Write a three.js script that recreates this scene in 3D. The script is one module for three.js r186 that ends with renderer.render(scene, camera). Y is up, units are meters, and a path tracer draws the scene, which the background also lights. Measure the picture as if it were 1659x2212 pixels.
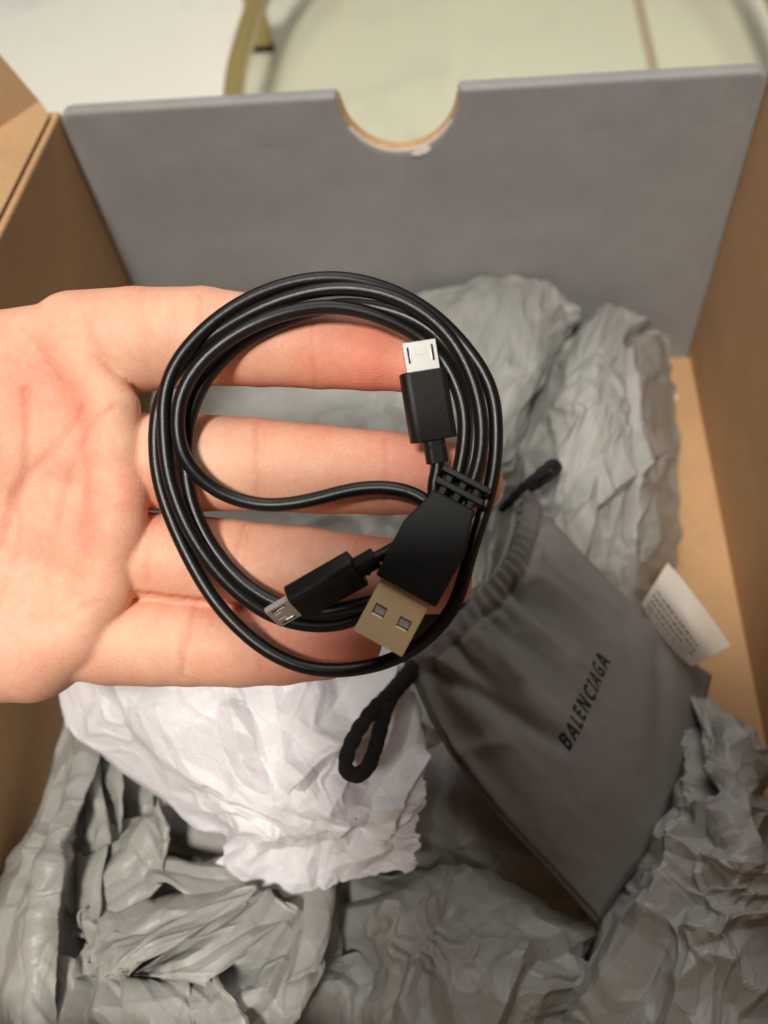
import * as THREE from 'three';
import { mergeGeometries, toCreasedNormals } from 'three/addons/utils/BufferGeometryUtils.js';
import { RoundedBoxGeometry } from 'three/addons/geometries/RoundedBoxGeometry.js';
import { RectAreaLightUniformsLib } from 'three/addons/lights/RectAreaLightUniformsLib.js';

// ---------------------------------------------------------------- camera, light, exposure
const scene = new THREE.Scene();
scene.background = new THREE.Color(0.0, 0.0, 0.0);
const PXW = 1659, PXH = 2212, FPX = 1800;                 // the photograph's measuring grid and focal length in its pixels
const camera = new THREE.PerspectiveCamera(2 * Math.atan(PXH / 2 / FPX) * 180 / Math.PI, PXW / PXH, 0.01, 20);
camera.position.set(0.0276, 0.2971, 0.2826);
{ const r = new THREE.Vector3(-0.979, 0.1015, -0.058), a = r.length(); camera.quaternion.setFromAxisAngle(r.normalize(), a); }
camera.updateMatrixWorld(true);
camera.focus = 0.177; camera.userData.fStop = 11;
const renderer = new THREE.WebGLRenderer({ antialias: true });
renderer.toneMapping = THREE.LinearToneMapping;
renderer.toneMappingExposure = 1.0;
renderer.shadowMap.enabled = true;
RectAreaLightUniformsLib.init();
function ceilingLamp(name, label, pos, target, w, h, color, power, glow) {
  const g = new THREE.Group(); g.name = name; g.position.set(...pos); g.lookAt(...target); scene.add(g);
  g.userData = { label, category: 'lamp' };
  const frame = new THREE.Mesh(new RoundedBoxGeometry(w + 0.04, h + 0.04, 0.03, 2, 0.008), new THREE.MeshStandardMaterial({ color: 0xdddddd, roughness: 0.6 }));
  frame.name = 'lamp_housing'; frame.position.z = -0.022; frame.castShadow = true; g.add(frame);
  const em = new THREE.Mesh(new THREE.PlaneGeometry(w, h), new THREE.MeshStandardMaterial({ color: 0x000000, emissive: new THREE.Color(...color), emissiveIntensity: glow, roughness: 1 }));
  em.name = 'lamp_diffuser'; em.position.z = -0.003; g.add(em);
  const l = new THREE.RectAreaLight(new THREE.Color(...color), power, w, h);
  l.position.set(0, 0, 0); l.rotation.y = Math.PI; g.add(l); l.name = 'lamp_light';
}
ceilingLamp('ceiling_lamp', 'square white ceiling lamp above the near left side of the open box', [-0.15, 1.60, 0.96], [0, 0.12, 0.18], 0.25, 0.25, [1, 0.935, 0.855], 104, 50);
ceilingLamp('ceiling_panel', 'wide dim ceiling light panel above the floor behind the box', [0.1, 2.1, -0.9], [0.0, 0.0, -0.2], 1.7, 1.7, [1, 0.965, 0.91], 1.7, 1.1);

// ---------------------------------------------------------------- helpers
const V = (x, y, z) => new THREE.Vector3(x, y, z);
const AX = V(), AY = V(), AZ = V(); camera.matrixWorld.extractBasis(AX, AY, AZ);
const ray = (x, y) => AX.clone().multiplyScalar((x - PXW / 2) / FPX).addScaledVector(AY, (PXH / 2 - y) / FPX).sub(AZ);
const P = (x, y, d) => camera.position.clone().addScaledVector(ray(x, y), d);          // measured point at a distance
const Ph = (x, y, h) => { const r = ray(x, y); return camera.position.clone().addScaledVector(r, (h - camera.position.y) / r.y); };   // measured point at a height above the floor
const HD = 0.178, S = HD / FPX;                            // the hand's distance; metres per measured pixel there
const H = (x, y, z = 0) => P(x, y, HD - z * S);
function rng(seed) { let s = seed >>> 0; return () => { s = (s + 0x6D2B79F5) | 0; let t = Math.imul(s ^ (s >>> 15), 1 | s); t = (t + Math.imul(t ^ (t >>> 7), 61 | t)) ^ t; return ((t ^ (t >>> 14)) >>> 0) / 4294967296; }; }
function hash(i, j, k) { let h = Math.imul(i, 374761393) ^ Math.imul(j, 668265263) ^ Math.imul(k, 2147483647 - 58); h = Math.imul(h ^ (h >>> 13), 1274126177); h ^= h >>> 16; return (h >>> 0) / 4294967296; }
function vnoise(x, y, k) {
  const i = Math.floor(x), j = Math.floor(y), a = x - i, b = y - j, u = a * a * (3 - 2 * a), v = b * b * (3 - 2 * b);
  return (hash(i, j, k) * (1 - u) + hash(i + 1, j, k) * u) * (1 - v) + (hash(i, j + 1, k) * (1 - u) + hash(i + 1, j + 1, k) * u) * v;
}
function fbm(x, y, k, n = 4) { let s = 0, a = 0.5, t = 0; for (let o = 0; o < n; o++) { s += a * vnoise(x, y, k + o * 17); t += a; a *= 0.5; x *= 2.03; y *= 2.03; } return s / t; }
// piecewise-linear noise over a simplex net: flat facets meeting in straight creases, as crumpled paper has
function facet(x, y, k) {
  const F = 0.3660254, G = 0.2113249, s = (x + y) * F, i = Math.floor(x + s), j = Math.floor(y + s), t = (i + j) * G;
  const x0 = x - i + t, y0 = y - j + t, up = x0 > y0;
  const u = x + s - i, v = y + s - j;
  const A = hash(i, j, k), B = up ? hash(i + 1, j, k) : hash(i, j + 1, k), C = hash(i + 1, j + 1, k);
  return 2 * (up ? A + (B - A) * (u - v) + (C - A) * v : A + (B - A) * (v - u) + (C - A) * u) - 1;
}
const zig = (t) => Math.abs(t - Math.floor(t) - 0.5) * 4 - 1;  // a row of straight folds
function crumple(x, y, k) {                                // x, y in metres; [large facets, long folds, middling facets, small facets]
  const wx = facet(x / 0.026, y / 0.026, k + 1) * 0.006, wy = facet(x / 0.026, y / 0.026, k + 2) * 0.006;
  const X = x + wx, Y = y + wy;
  let f = 0;
  for (let q = 0; q < 4; q++) {
    const a = hash(q, 3, k) * Math.PI, l = 0.013 + 0.016 * hash(q, 5, k), m = Math.max(0, facet(x / 0.03 + q * 7, y / 0.03, k + 20 + q));
    f += m * l * 14 * zig((X * Math.cos(a) + Y * Math.sin(a)) / l + 0.3 * facet(x / 0.05, y / 0.05, k + 40 + q));
  }
  const r = Math.abs(facet(X / 0.017, Y / 0.017, k + 4));
  const vx = facet(x / 0.011, y / 0.011, k + 11) * 0.0022, vy = facet(x / 0.011, y / 0.011, k + 12) * 0.0022, r2 = Math.abs(facet((x + vx) / 0.0062, (y + vy) / 0.0062, k + 8));
  return [facet(X / 0.036, Y / 0.036, k + 3), f, Math.max(0, 0.55 - r) * 1.6 - 0.3, facet((X + vx) / 0.0085, (Y + vy) / 0.0085, k + 7), Math.max(0, 0.4 - r2) * 2 * Math.max(0, facet(x / 0.02, y / 0.02, k + 15) + 0.35)];
}
function cat(p0, p1, p2, p3, t) { const t2 = t * t, t3 = t2 * t; return 0.5 * (2 * p1 + (p2 - p0) * t + (2 * p0 - 5 * p1 + 4 * p2 - p3) * t2 + (3 * p1 - p0 - 3 * p2 + p3) * t3); }
function gridAt(rows, u, v) {                              // Catmull-Rom through a net of points
  const m = rows.length, n = rows[0].length, fy = Math.min(Math.max(v, 0), 1) * (m - 1), fx = Math.min(Math.max(u, 0), 1) * (n - 1);
  const j = Math.min(Math.floor(fy), m - 2), i = Math.min(Math.floor(fx), n - 2), ty = fy - j, tx = fx - i, out = [];
  const R = (q) => rows[Math.min(Math.max(q, 0), m - 1)], at = (r, q, c) => r[Math.min(Math.max(q, 0), n - 1)].getComponent(c);
  for (let c = 0; c < 3; c++) {
    const col = [];
    for (let q = -1; q < 3; q++) { const r = R(j + q); col.push(cat(at(r, i - 1, c), at(r, i, c), at(r, i + 1, c), at(r, i + 2, c), tx)); }
    out.push(cat(...col, ty));
  }
  return V(...out);
}
const rowsH = (rows) => rows.map((r) => r.map(([x, y, h]) => Ph(x, y, h)));
function gridGeometry(nu, nv, at, uvAt) {
  const pos = new Float32Array((nu + 1) * (nv + 1) * 3), uv = new Float32Array((nu + 1) * (nv + 1) * 2), idx = [];
  for (let j = 0; j <= nv; j++) for (let i = 0; i <= nu; i++) {
    const q = j * (nu + 1) + i, p = at(i / nu, j / nv, i, j); pos[q * 3] = p.x; pos[q * 3 + 1] = p.y; pos[q * 3 + 2] = p.z;
    const t = uvAt(i / nu, j / nv); uv[q * 2] = t[0]; uv[q * 2 + 1] = t[1];
    if (i < nu && j < nv) idx.push(q, q + nu + 1, q + 1, q + 1, q + nu + 1, q + nu + 2);
  }
  const g = new THREE.BufferGeometry(); g.setAttribute('position', new THREE.BufferAttribute(pos, 3)); g.setAttribute('uv', new THREE.BufferAttribute(uv, 2)); g.setIndex(idx); g.computeVertexNormals();
  return g;
}
function mesh(name, geo, mat, parent = scene) { const m = new THREE.Mesh(geo, mat); m.name = name; m.castShadow = m.receiveShadow = true; parent.add(m); return m; }
function tag(o, label, category, group) { Object.assign(o.userData, { label, category }); if (group) o.userData.group = group; return o; }
function thing(name, label, category, at = V(0, 0, 0), group) { const o = new THREE.Group(); o.name = name; o.position.copy(at); scene.add(o); return tag(o, label, category, group); }
function recentre(g, at) { g.translate(-at.x, -at.y, -at.z); return g; }
function dataTex(w, h, fn, srgb, repeat = true) {          // fn -> [r, g, b] 0..1
  const d = new Uint8Array(w * h * 4);
  for (let j = 0; j < h; j++) for (let i = 0; i < w; i++) { const c = fn(i / w, j / h, i, j), q = (j * w + i) * 4; d[q] = c[0] * 255; d[q + 1] = c[1] * 255; d[q + 2] = c[2] * 255; d[q + 3] = 255; }
  const t = new THREE.DataTexture(d, w, h); t.magFilter = THREE.LinearFilter; t.minFilter = THREE.LinearMipmapLinearFilter; t.generateMipmaps = true;
  if (repeat) t.wrapS = t.wrapT = THREE.RepeatWrapping; if (srgb) t.colorSpace = THREE.SRGBColorSpace; t.needsUpdate = true; return t;
}
const grey = (v) => [v, v, v], clamp = (x, a = 0, b = 1) => Math.min(b, Math.max(a, x)), smooth = (a, b, x) => { const t = clamp((x - a) / (b - a)); return t * t * (3 - 2 * t); };
function toThing(o, name, rest) { }

// ---------------------------------------------------------------- materials
const paperBump = dataTex(1024, 1024, (u, v) => { const x = u * 0.09, y = v * 0.09, wx = facet(x / 0.008, y / 0.008, 91) * 0.0016, wy = facet(x / 0.008, y / 0.008, 92) * 0.0016, r = Math.abs(facet((x + wx) / 0.0048, (y + wy) / 0.0048, 94)), q = smooth(0.35, 0.65, fbm(u * 5, v * 5, 95));
  return grey(clamp(0.45 + 0.22 * facet((x + wx) / 0.006, (y + wy) / 0.006, 93) + q * 0.4 * Math.max(0, 0.22 - r) / 0.22 + 0.05 * (vnoise(u * 700, v * 700, 3) - 0.5))); });
const paperTone = (r, g, b, s) => dataTex(512, 512, (u, v) => { const n = 1 + 0.10 * (fbm(u * 9, v * 9, s) - 0.5) + 0.06 * (vnoise(u * 400, v * 400, s + 3) - 0.5); return [clamp(r * n), clamp(g * n), clamp(b * n)]; }, true);
const M = {
  greyPaper: new THREE.MeshPhysicalMaterial({ map: paperTone(0.610, 0.610, 0.590, 11), bumpMap: paperBump, bumpScale: 0.0003, roughness: 0.42, specularIntensity: 0.8 }),
  whitePaper: new THREE.MeshPhysicalMaterial({ map: paperTone(0.915, 0.91, 0.925, 23), bumpMap: paperBump, bumpScale: 0.00028, roughness: 0.45, specularIntensity: 0.8 }),
  cord: new THREE.MeshPhysicalMaterial({ color: new THREE.Color(0.0035, 0.0035, 0.004), roughness: 0.38, specularIntensity: 0.9, bumpMap: dataTex(256, 256, (u, v) => grey(vnoise(u * 128, v * 128, 5) * 0.7 + 0.3 * fbm(u * 8, v * 8, 6)), false), bumpScale: 0.00002 }),
  plastic: new THREE.MeshPhysicalMaterial({ color: new THREE.Color(0.005, 0.0048, 0.0046), roughness: 0.52, specularIntensity: 0.7, bumpMap: dataTex(256, 256, (u, v) => grey(vnoise(u * 200, v * 200, 7)), false), bumpScale: 0.00003 }),
  steel: new THREE.MeshStandardMaterial({ color: new THREE.Color(0.90, 0.89, 0.87), metalness: 1, roughness: 0.48 }),
  gold: new THREE.MeshStandardMaterial({ color: new THREE.Color(1.0, 0.79, 0.48), metalness: 1, roughness: 0.58 }),
  insulator: new THREE.MeshStandardMaterial({ color: new THREE.Color(0.62, 0.61, 0.58), roughness: 0.5 }),
  black: new THREE.MeshStandardMaterial({ color: 0x050505, roughness: 0.8 }),
  greyBoard: new THREE.MeshPhysicalMaterial({ map: paperTone(0.568, 0.564, 0.562, 31), roughness: 0.55, bumpMap: dataTex(512, 512, (u, v) => grey(0.5 * fbm(u * 4, v * 4, 41) + 0.3 * vnoise(u * 256, v * 256, 42)), false), bumpScale: 0.00025 }),
  kraft: new THREE.MeshStandardMaterial({ roughness: 0.78, map: dataTex(1024, 1024, (u, v) => { let n = 1 + 0.07 * (fbm(u * 10, v * 10, 51) - 0.5) + 0.10 * (vnoise(u * 420, v * 420, 52) - 0.5); const f = vnoise(u * 300, v * 420, 53); if (f > 0.93) n *= 0.90; if (f < 0.05) n *= 1.07; return [clamp(0.765 * n), clamp(0.612 * n), clamp(0.445 * n)]; }, true),
    bumpMap: dataTex(512, 512, (u, v) => grey(0.5 + 0.35 * (fbm(u * 24, v * 24, 54) - 0.5) + 0.3 * (fbm(u * 5, v * 5, 55) - 0.5)), false), bumpScale: 0.00025 }),
  torn: new THREE.MeshStandardMaterial({ side: THREE.DoubleSide, color: new THREE.Color(0.72, 0.68, 0.62), roughness: 0.9 }),
};
M.greyPaper.flatShading = true; M.whitePaper.flatShading = true;
M.softPaper = M.greyPaper.clone(); M.softPaper.flatShading = false; M.softPaper.side = THREE.DoubleSide;
M.greyPaper.side = M.whitePaper.side = M.kraft.side = THREE.DoubleSide;

// ---------------------------------------------------------------- the floor: cream marble tiles
const marble = new THREE.MeshPhysicalMaterial({ roughness: 0.28, map: dataTex(1024, 1024, (u, v) => {
  const x = u * 6, y = v * 6, w = fbm(x, y, 61, 5), vein = Math.abs(fbm(x * 0.8 + w * 2.2, y * 0.8 - w * 1.7, 65, 5) - 0.5), vein2 = Math.abs(fbm(x * 1.7 - w * 2, y * 1.7 + w * 2, 75, 4) - 0.5);
  const k = 1 - 0.05 * smooth(0.05, 0, vein) * smooth(0.35, 0.6, w) - 0.02 * smooth(0.03, 0, vein2) - 0.05 * (w - 0.5);
  return [clamp(0.95 * k), clamp(0.938 * k), clamp(0.892 * k)];
}, true) });
{
  const floor = thing('floor', null, null, V(0, -0.004, 0)); floor.userData = { kind: 'structure' };
  const grout = mesh('grout', new THREE.BoxGeometry(5, 0.01, 5), new THREE.MeshStandardMaterial({ color: new THREE.Color(0.52, 0.43, 0.33), roughness: 0.9 }), floor); grout.position.y = -0.0065;
  const j0 = Ph(1392, 60, 0), T = 0.6;                     // the one joint that shows beyond the box
  for (let a = -3; a < 4; a++) for (let b = -3; b < 4; b++) {
    const g = new RoundedBoxGeometry(T - 0.006, 0.008, T - 0.006, 2, 0.0012), uv = g.attributes.uv, p = g.attributes.position;
    for (let i = 0; i < uv.count; i++) uv.setXY(i, (p.getX(i) + a * 1.37) / 1.2, (p.getZ(i) + b * 0.83) / 1.2);
    const t = mesh('floor_tile', g, marble, floor); t.position.set(j0.x + (a + 0.5) * T, 0, -0.5 + (b + 0.5) * T);
  }
}

// ---------------------------------------------------------------- round glass tray with a gilt rim behind the box
{
  const hT = 0.05, L = Ph(505, 85, hT), Rr = Ph(1738, 60, hT), c = L.clone().add(Rr).multiplyScalar(0.5), ra = L.distanceTo(Rr) / 2, rb = 0.215;
  const t = thing('glass_tray', 'oval glass tray with gilt metal rim on short feet behind the box', 'tray', V(c.x, 0, c.z - 0.025));
  const gilt = new THREE.MeshStandardMaterial({ color: new THREE.Color(0.50, 0.40, 0.16), metalness: 0.6, roughness: 0.42, bumpMap: dataTex(128, 128, (u, v) => grey(fbm(u * 12, v * 12, 8)), false), bumpScale: 0.0004 });
  const oval = (d, cls) => { const o = new cls(); for (let i = 0; i <= 160; i++) { const a = i / 160 * Math.PI * 2, C = Math.cos(a), D = Math.sin(a), e = 2 / 2.5; o[i ? 'lineTo' : 'moveTo'](Math.sign(C) * Math.pow(Math.abs(C), e) * (ra - d), Math.sign(D) * Math.pow(Math.abs(D), e) * (rb - d)); } return o; };
  const ring = oval(0, THREE.Shape); ring.holes.push(oval(0.010, THREE.Path));
  const rg = new THREE.ExtrudeGeometry(ring, { depth: 0.008, bevelEnabled: true, bevelThickness: 0.001, bevelSize: 0.001, bevelOffset: -0.001, bevelSegments: 3 }); rg.rotateX(-Math.PI / 2);
  mesh('rim', rg, gilt, t).position.y = hT - 0.009;
  const pane = new THREE.ExtrudeGeometry(oval(0.0101, THREE.Shape), { depth: 0.004, bevelEnabled: false }); pane.rotateX(-Math.PI / 2);
  mesh('glass_plate', pane, new THREE.MeshPhysicalMaterial({ color: new THREE.Color(0.985, 0.99, 0.955), transmission: 1, roughness: 0.03, ior: 1.5, thickness: 0 }), t).position.y = hT - 0.0075;
  const f0 = Ph(566, 90, 0.006).sub(t.position);
  for (const [sx, dz] of [[1, 0], [-1.04, -0.06], [0.75, -0.13], [-0.75, -0.15]]) {
    const f = new THREE.Group(); f.name = 'foot'; f.position.set(f0.x * sx, 0, f0.z + dz); t.add(f);
    const post = mesh('post', new RoundedBoxGeometry(0.014, hT - 0.012, 0.006, 2, 0.0012), gilt, f); post.position.y = (hT - 0.012) / 2 + 0.003;
    const pad = mesh('rubber_pad', new RoundedBoxGeometry(0.0155, 0.005, 0.0075, 2, 0.001), M.black, f); pad.position.y = 0.002;
  }
}

// ---------------------------------------------------------------- the cardboard box
const BW = 0.25, BH = 0.1385, BD = 0.305, TH = 0.006;
{
  const box = thing('cardboard_box', 'open cardboard box with brown sides and grey notched back panel', 'box', V(0, 0, BD / 2));
  const cz = -BD / 2;                                      // the back panel's front face, in the box's own frame
  const nr = 0.0212, ncx = -0.0004, sh = new THREE.Shape(), c = 0.006;
  const drop = 0.0016;                                     // the notch is a little deeper than half round
  const xl = -BW / 2 - 0.0006; sh.moveTo(xl, 0.0015); sh.lineTo(BW / 2, 0.0015); sh.lineTo(BW / 2, BH - c); sh.quadraticCurveTo(BW / 2, BH, BW / 2 - c, BH);
  sh.lineTo(ncx + nr + 0.0006, BH); sh.lineTo(ncx + nr, BH - drop); sh.absarc(ncx, BH - drop, nr, 0, -Math.PI, true); sh.lineTo(ncx - nr - 0.0006, BH);
  sh.lineTo(xl + c, BH); sh.quadraticCurveTo(xl, BH, xl, BH - c); sh.closePath();
  let pg = new THREE.ExtrudeGeometry(sh, { depth: TH - 0.0036, bevelEnabled: true, bevelThickness: 0.0018, bevelSize: 0.0018, bevelOffset: -0.0018, bevelSegments: 5, curveSegments: 40 });
  const panel = mesh('back_panel', pg, M.greyBoard, box); panel.position.set(0.0004, 0, cz - TH + 0.0018);
  { const uv = pg.attributes.uv; for (let i = 0; i < uv.count; i++) uv.setXY(i, uv.getX(i) / 0.12, uv.getY(i) / 0.12); }
  // the cut edge of the notch: bare brown board, with the white backing of the torn liner along the lip
  const arc = (r0, r1, d, name, mat, z, wob = 0, a0 = 0.02, a1 = Math.PI - 0.02) => {
    const s2 = new THREE.Shape(), R = rng(77); const n = 60;
    for (let i = 0; i <= n; i++) { const a = -a0 - (a1 - a0) * i / n, r = r1; s2[i ? 'lineTo' : 'moveTo'](ncx + r * Math.cos(a), BH - drop + r * Math.sin(a)); }
    for (let i = n; i >= 0; i--) { const a = -a0 - (a1 - a0) * i / n, r = r0 - wob * (R() - 0.3); s2.lineTo(ncx + r * Math.cos(a), BH - drop + r * Math.sin(a)); }
    const m = mesh(name, new THREE.ExtrudeGeometry(s2, { depth: d, bevelEnabled: false, curveSegments: 8 }), mat, panel); m.position.z = z; return m;
  };
  arc(nr - 0.0004, nr + 0.0016, TH - 0.0012, 'cut_edge', M.kraft, -0.0016);
  arc(nr - 0.0006, nr + 0.00035, 0.0006, 'torn_liner', M.torn, TH - 0.0025, 0.0005, 0.5, 2.6);
  { const fl = new THREE.Shape(); fl.moveTo(0, 0); fl.lineTo(0.0055, 0.0022); fl.lineTo(0.0068, 0.0008); fl.lineTo(0.0045, -0.0011); fl.lineTo(0.0036, -0.0006); fl.lineTo(0.0028, -0.0016); fl.lineTo(-0.001, -0.0012); fl.closePath();
    const m = mesh('torn_flake', new THREE.ExtrudeGeometry(fl, { depth: 0.0004, bevelEnabled: false }), M.torn, panel); m.position.set(ncx + 0.0042, BH - drop - nr + 0.0001, TH - 0.0015); m.rotation.x = -0.25; }
  const kraftBox = (w, h, d, name, x, y, z, r = 0.0012) => {
    const g = new RoundedBoxGeometry(w, h, d, 3, r), p = g.attributes.position, n = g.attributes.normal, uv = g.attributes.uv;
    for (let i = 0; i < uv.count; i++) { const ax = Math.abs(n.getX(i)), ay = Math.abs(n.getY(i)); ax > 0.6 ? uv.setXY(i, p.getZ(i) / 0.15, p.getY(i) / 0.15) : ay > 0.6 ? uv.setXY(i, p.getX(i) / 0.15, p.getZ(i) / 0.15) : uv.setXY(i, p.getX(i) / 0.15, p.getY(i) / 0.15); }
    const m = mesh(name, g, M.kraft, box); m.position.set(x, y, z); return m;
  };
  kraftBox(BW + 2 * TH, TH, BD + TH, 'bottom', 0, -TH / 2 + 0.0045, 0.0025, 0.001).scale.y = 0.9;
  kraftBox(TH, BH - 0.001, BD + 0.005, 'side_wall', BW / 2 + TH / 2 + 0.0005, BH / 2 - 0.0005, -0.0025);
  kraftBox(TH, BH - 0.001, BD + 0.005, 'side_wall', -BW / 2 - TH / 2 - 0.0008, BH / 2 - 0.0015, -0.0025);
  kraftBox(BW + 2 * TH + 0.0016, BH * 0.62, 0.004, 'back_wall', 0, BH * 0.31 + 0.0006, cz - TH - 0.0062);
  for (const s of [-1, 1]) kraftBox(0.016, BH - 0.012, 0.003, 'corner_flap', s * (BW / 2 - 0.004), BH / 2 - 0.006, cz - TH - 0.0020);
  kraftBox(BW, BH - 0.02, TH, 'front_wall', 0, BH / 2 - 0.008, BD / 2 + TH / 2);
  // left flap: a rolled double edge on the rim, then the flap leaning outwards
  // left flap: rises outwards from the rim, with a slanting score across it
  const onPlane = (x, y, p0, n) => { const r = ray(x, y), t = p0.clone().sub(camera.position).dot(n) / r.dot(n); return camera.position.clone().addScaledVector(r, t); };
  const tilt = 0.50, r0 = V(-BW / 2 - 0.0026, BH - 0.0002, 0), n1 = V(Math.sin(tilt), Math.cos(tilt), 0);
  const A0 = V(r0.x, r0.y, 0.0005), A1 = V(r0.x, r0.y, BD - 0.002), C0 = onPlane(86, 218, r0, n1), C1 = onPlane(-70, 322, r0, n1), D0 = onPlane(-70, 36, C0, V(0, 0, 1)), D1 = D0.clone().add(C1).sub(C0);
  const C2 = V(C1.x - 0.004, C1.y + 0.002, BD - 0.002), D2 = C2.clone().add(D0).sub(C0);
  const slab = (name, quads, th) => {
    const gs = [];
    for (const q of quads) {
      const n = q[1].clone().sub(q[0]).cross(q[3].clone().sub(q[0])).normalize(); if (n.y < 0) n.negate();
      const lo = q.map((p) => p.clone().addScaledVector(n, -th)), face = (a, b2, c2, d) => gridGeometry(6, 24, (u, v) => a.clone().lerp(b2, v).lerp(d.clone().lerp(c2, v), u), (u, v) => [u * a.distanceTo(d) / 0.15, v * a.distanceTo(b2) / 0.15]);
      gs.push(face(...q), face(lo[0], lo[3], lo[2], lo[1])); for (let i = 0; i < 4; i++) { const k = (i + 1) % 4; gs.push(face(q[i], lo[i], lo[k], q[k])); }
    }
    const m = mesh(name, mergeGeometries(gs).translate(0, 0, -BD / 2), M.kraft, box); return m;
  };
  const Am = V(A0.x, A0.y, C1.z); slab('flap', [[A0, Am, C1, C0], [Am, A1, C2, C1]], 0.0035);
  slab('flap', [[C0.clone().add(V(0.0002, -0.0008, 0)), C1.clone().add(V(0.0002, -0.0008, 0)), D1, D0]], 0.0035);
  const flapR = kraftBox(0.075, 0.004, BD - 0.008, 'flap', BW / 2 + 0.045, BH + 0.02, 0.002, 0.0015); flapR.rotation.z = 0.45;
}

// ---------------------------------------------------------------- crumpled paper
const greys = [];
function paperSheet(name, label, rows, { amp = 1, seed = 1, mat = M.greyPaper, cell = 0.0006, folds = [], torn = 0, fine = 1, category = 'packing paper', group, lift = 0, parent } = {}) {
  const net = rowsH(rows), m = net.length, n = net[0].length;
  let Lu = 0, Lv = 0; for (let i = 0; i + 1 < n; i++) Lu += net[m >> 1][i].distanceTo(net[m >> 1][i + 1]); for (let j = 0; j + 1 < m; j++) Lv += net[j][n >> 1].distanceTo(net[j + 1][n >> 1]);
  const nu = Math.round(Lu / cell), nv = Math.round(Lv / cell), base = net[m >> 1][n >> 1].clone(); base.y = 0;
  const fp = folds.map((f) => ({ ...f, pts: f.line.map(([x, y]) => [x, y]) }));
  const at = (u, v) => {
    let U = u, W = v;
    if (torn) {
      const jag = (q, k) => 0.55 * facet(q * 9, 0.3, k) + 0.35 * facet(q * 27, 0.7, k + 1) + 0.18 * facet(q * 80, 0.2, k + 2);
      W = v - torn * smooth(0.86, 1, v) * (0.5 + 0.5 * jag(u, seed + 30)) * (Lu / Lv); U = u - torn * smooth(0.88, 1, u) * (0.5 + 0.5 * jag(v, seed + 40));
    }
    const e = 0.004, p = gridAt(net, U, W), du = gridAt(net, Math.min(U + e, 1), W).sub(gridAt(net, Math.max(U - e, 0), W)), dv = gridAt(net, U, Math.min(W + e, 1)).sub(gridAt(net, U, Math.max(W - e, 0)));
    const nn = dv.cross(du).normalize(); if (nn.y < 0) nn.negate();
    const c = crumple(U * Lu + seed * 0.37, W * Lv + seed * 0.21, seed * 13);
    let h = amp * (0.0048 * c[0] + 0.0042 * c[1] + 0.0034 * c[2] + fine * (0.0013 * c[3] + 0.0011 * c[4]));
    for (const f of fp) {                                  // folds: a steep side and a long side
      let best = 1e9, sd = 0;
      for (let i = 0; i + 1 < f.pts.length; i++) {
        const [ax, ay] = f.pts[i], [bx, by] = f.pts[i + 1], ex = (bx - ax) * Lu, ey = (by - ay) * Lv, qx = (U - ax) * Lu, qy = (W - ay) * Lv, t = clamp((qx * ex + qy * ey) / (ex * ex + ey * ey)), dx = qx - ex * t, dy = qy - ey * t, d = Math.hypot(dx, dy);
        if (d < best) { best = d; sd = Math.sign(ex * qy - ey * qx); }
      }
      const w = sd > 0 ? f.w : f.w2 ?? f.w; h += f.h * Math.max(0, 1 - best / w);
    }
    return p.addScaledVector(nn, h + lift).sub(base);
  };
  const g = gridGeometry(nu, nv, at, (u, v) => [u * Lu / 0.09 + seed * 0.31, v * Lv / 0.09]);
  const o = mesh(name, g, mat, parent || scene); o.position.copy(base); if (label) tag(o, label, category, group);
  return o;
}
paperSheet('packing_paper', 'crumpled grey packing paper behind the fingers, leaning on the grey back panel', [
  [[380, 700, 0.042], [640, 660, 0.048], [900, 634, 0.053], [1060, 602, 0.056], [1170, 614, 0.054], [1254, 668, 0.048]],
  [[330, 850, 0.030], [620, 820, 0.050], [880, 800, 0.058], [1040, 760, 0.065], [1150, 760, 0.062], [1235, 730, 0.040]],
  [[300, 1000, 0.02], [600, 980, 0.045], [860, 960, 0.055], [1020, 930, 0.065], [1110, 930, 0.062], [1150, 880, 0.036]],
  [[300, 1200, 0.02], [600, 1150, 0.04], [860, 1120, 0.05], [1000, 1100, 0.060], [1080, 1080, 0.060], [1128, 1060, 0.040]],
  [[350, 1420, 0.02], [620, 1370, 0.035], [860, 1340, 0.045], [1000, 1300, 0.05], [1060, 1260, 0.05], [1100, 1220, 0.035]]], { seed: 3, amp: 0.5, fine: 0.8, mat: M.softPaper });
paperSheet('packing_paper_001', 'crumpled grey packing paper lobe at the right end of the back panel', [
  [[1264, 692, 0.043], [1300, 668, 0.05], [1350, 668, 0.05], [1400, 690, 0.045], [1440, 728, 0.028]],
  [[1162, 800, 0.043], [1240, 780, 0.070], [1320, 790, 0.068], [1390, 800, 0.050], [1450, 830, 0.015]],
  [[1138, 930, 0.043], [1220, 920, 0.072], [1310, 920, 0.070], [1390, 930, 0.055], [1466, 950, 0.012]],
  [[1105, 1080, 0.043], [1200, 1080, 0.066], [1300, 1080, 0.064], [1390, 1080, 0.055], [1468, 1090, 0.012]],
  [[1090, 1250, 0.040], [1200, 1240, 0.050], [1300, 1230, 0.052], [1380, 1230, 0.050], [1455, 1220, 0.012]],
  [[1100, 1450, 0.025], [1200, 1420, 0.035], [1310, 1380, 0.04], [1390, 1360, 0.035], [1440, 1350, 0.01]]], { seed: 5, amp: 0.55, fine: 0.8, mat: M.softPaper, folds: [{ line: [[0.85, 0.02], [0.62, 0.12], [0.72, 0.4], [0.7, 0.7]], h: -0.006, w: 0.008, w2: 0.003 }, { line: [[0.75, 0.5], [0.45, 0.62], [0.3, 0.95]], h: 0.005, w: 0.018, w2: 0.004 }] });
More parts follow.
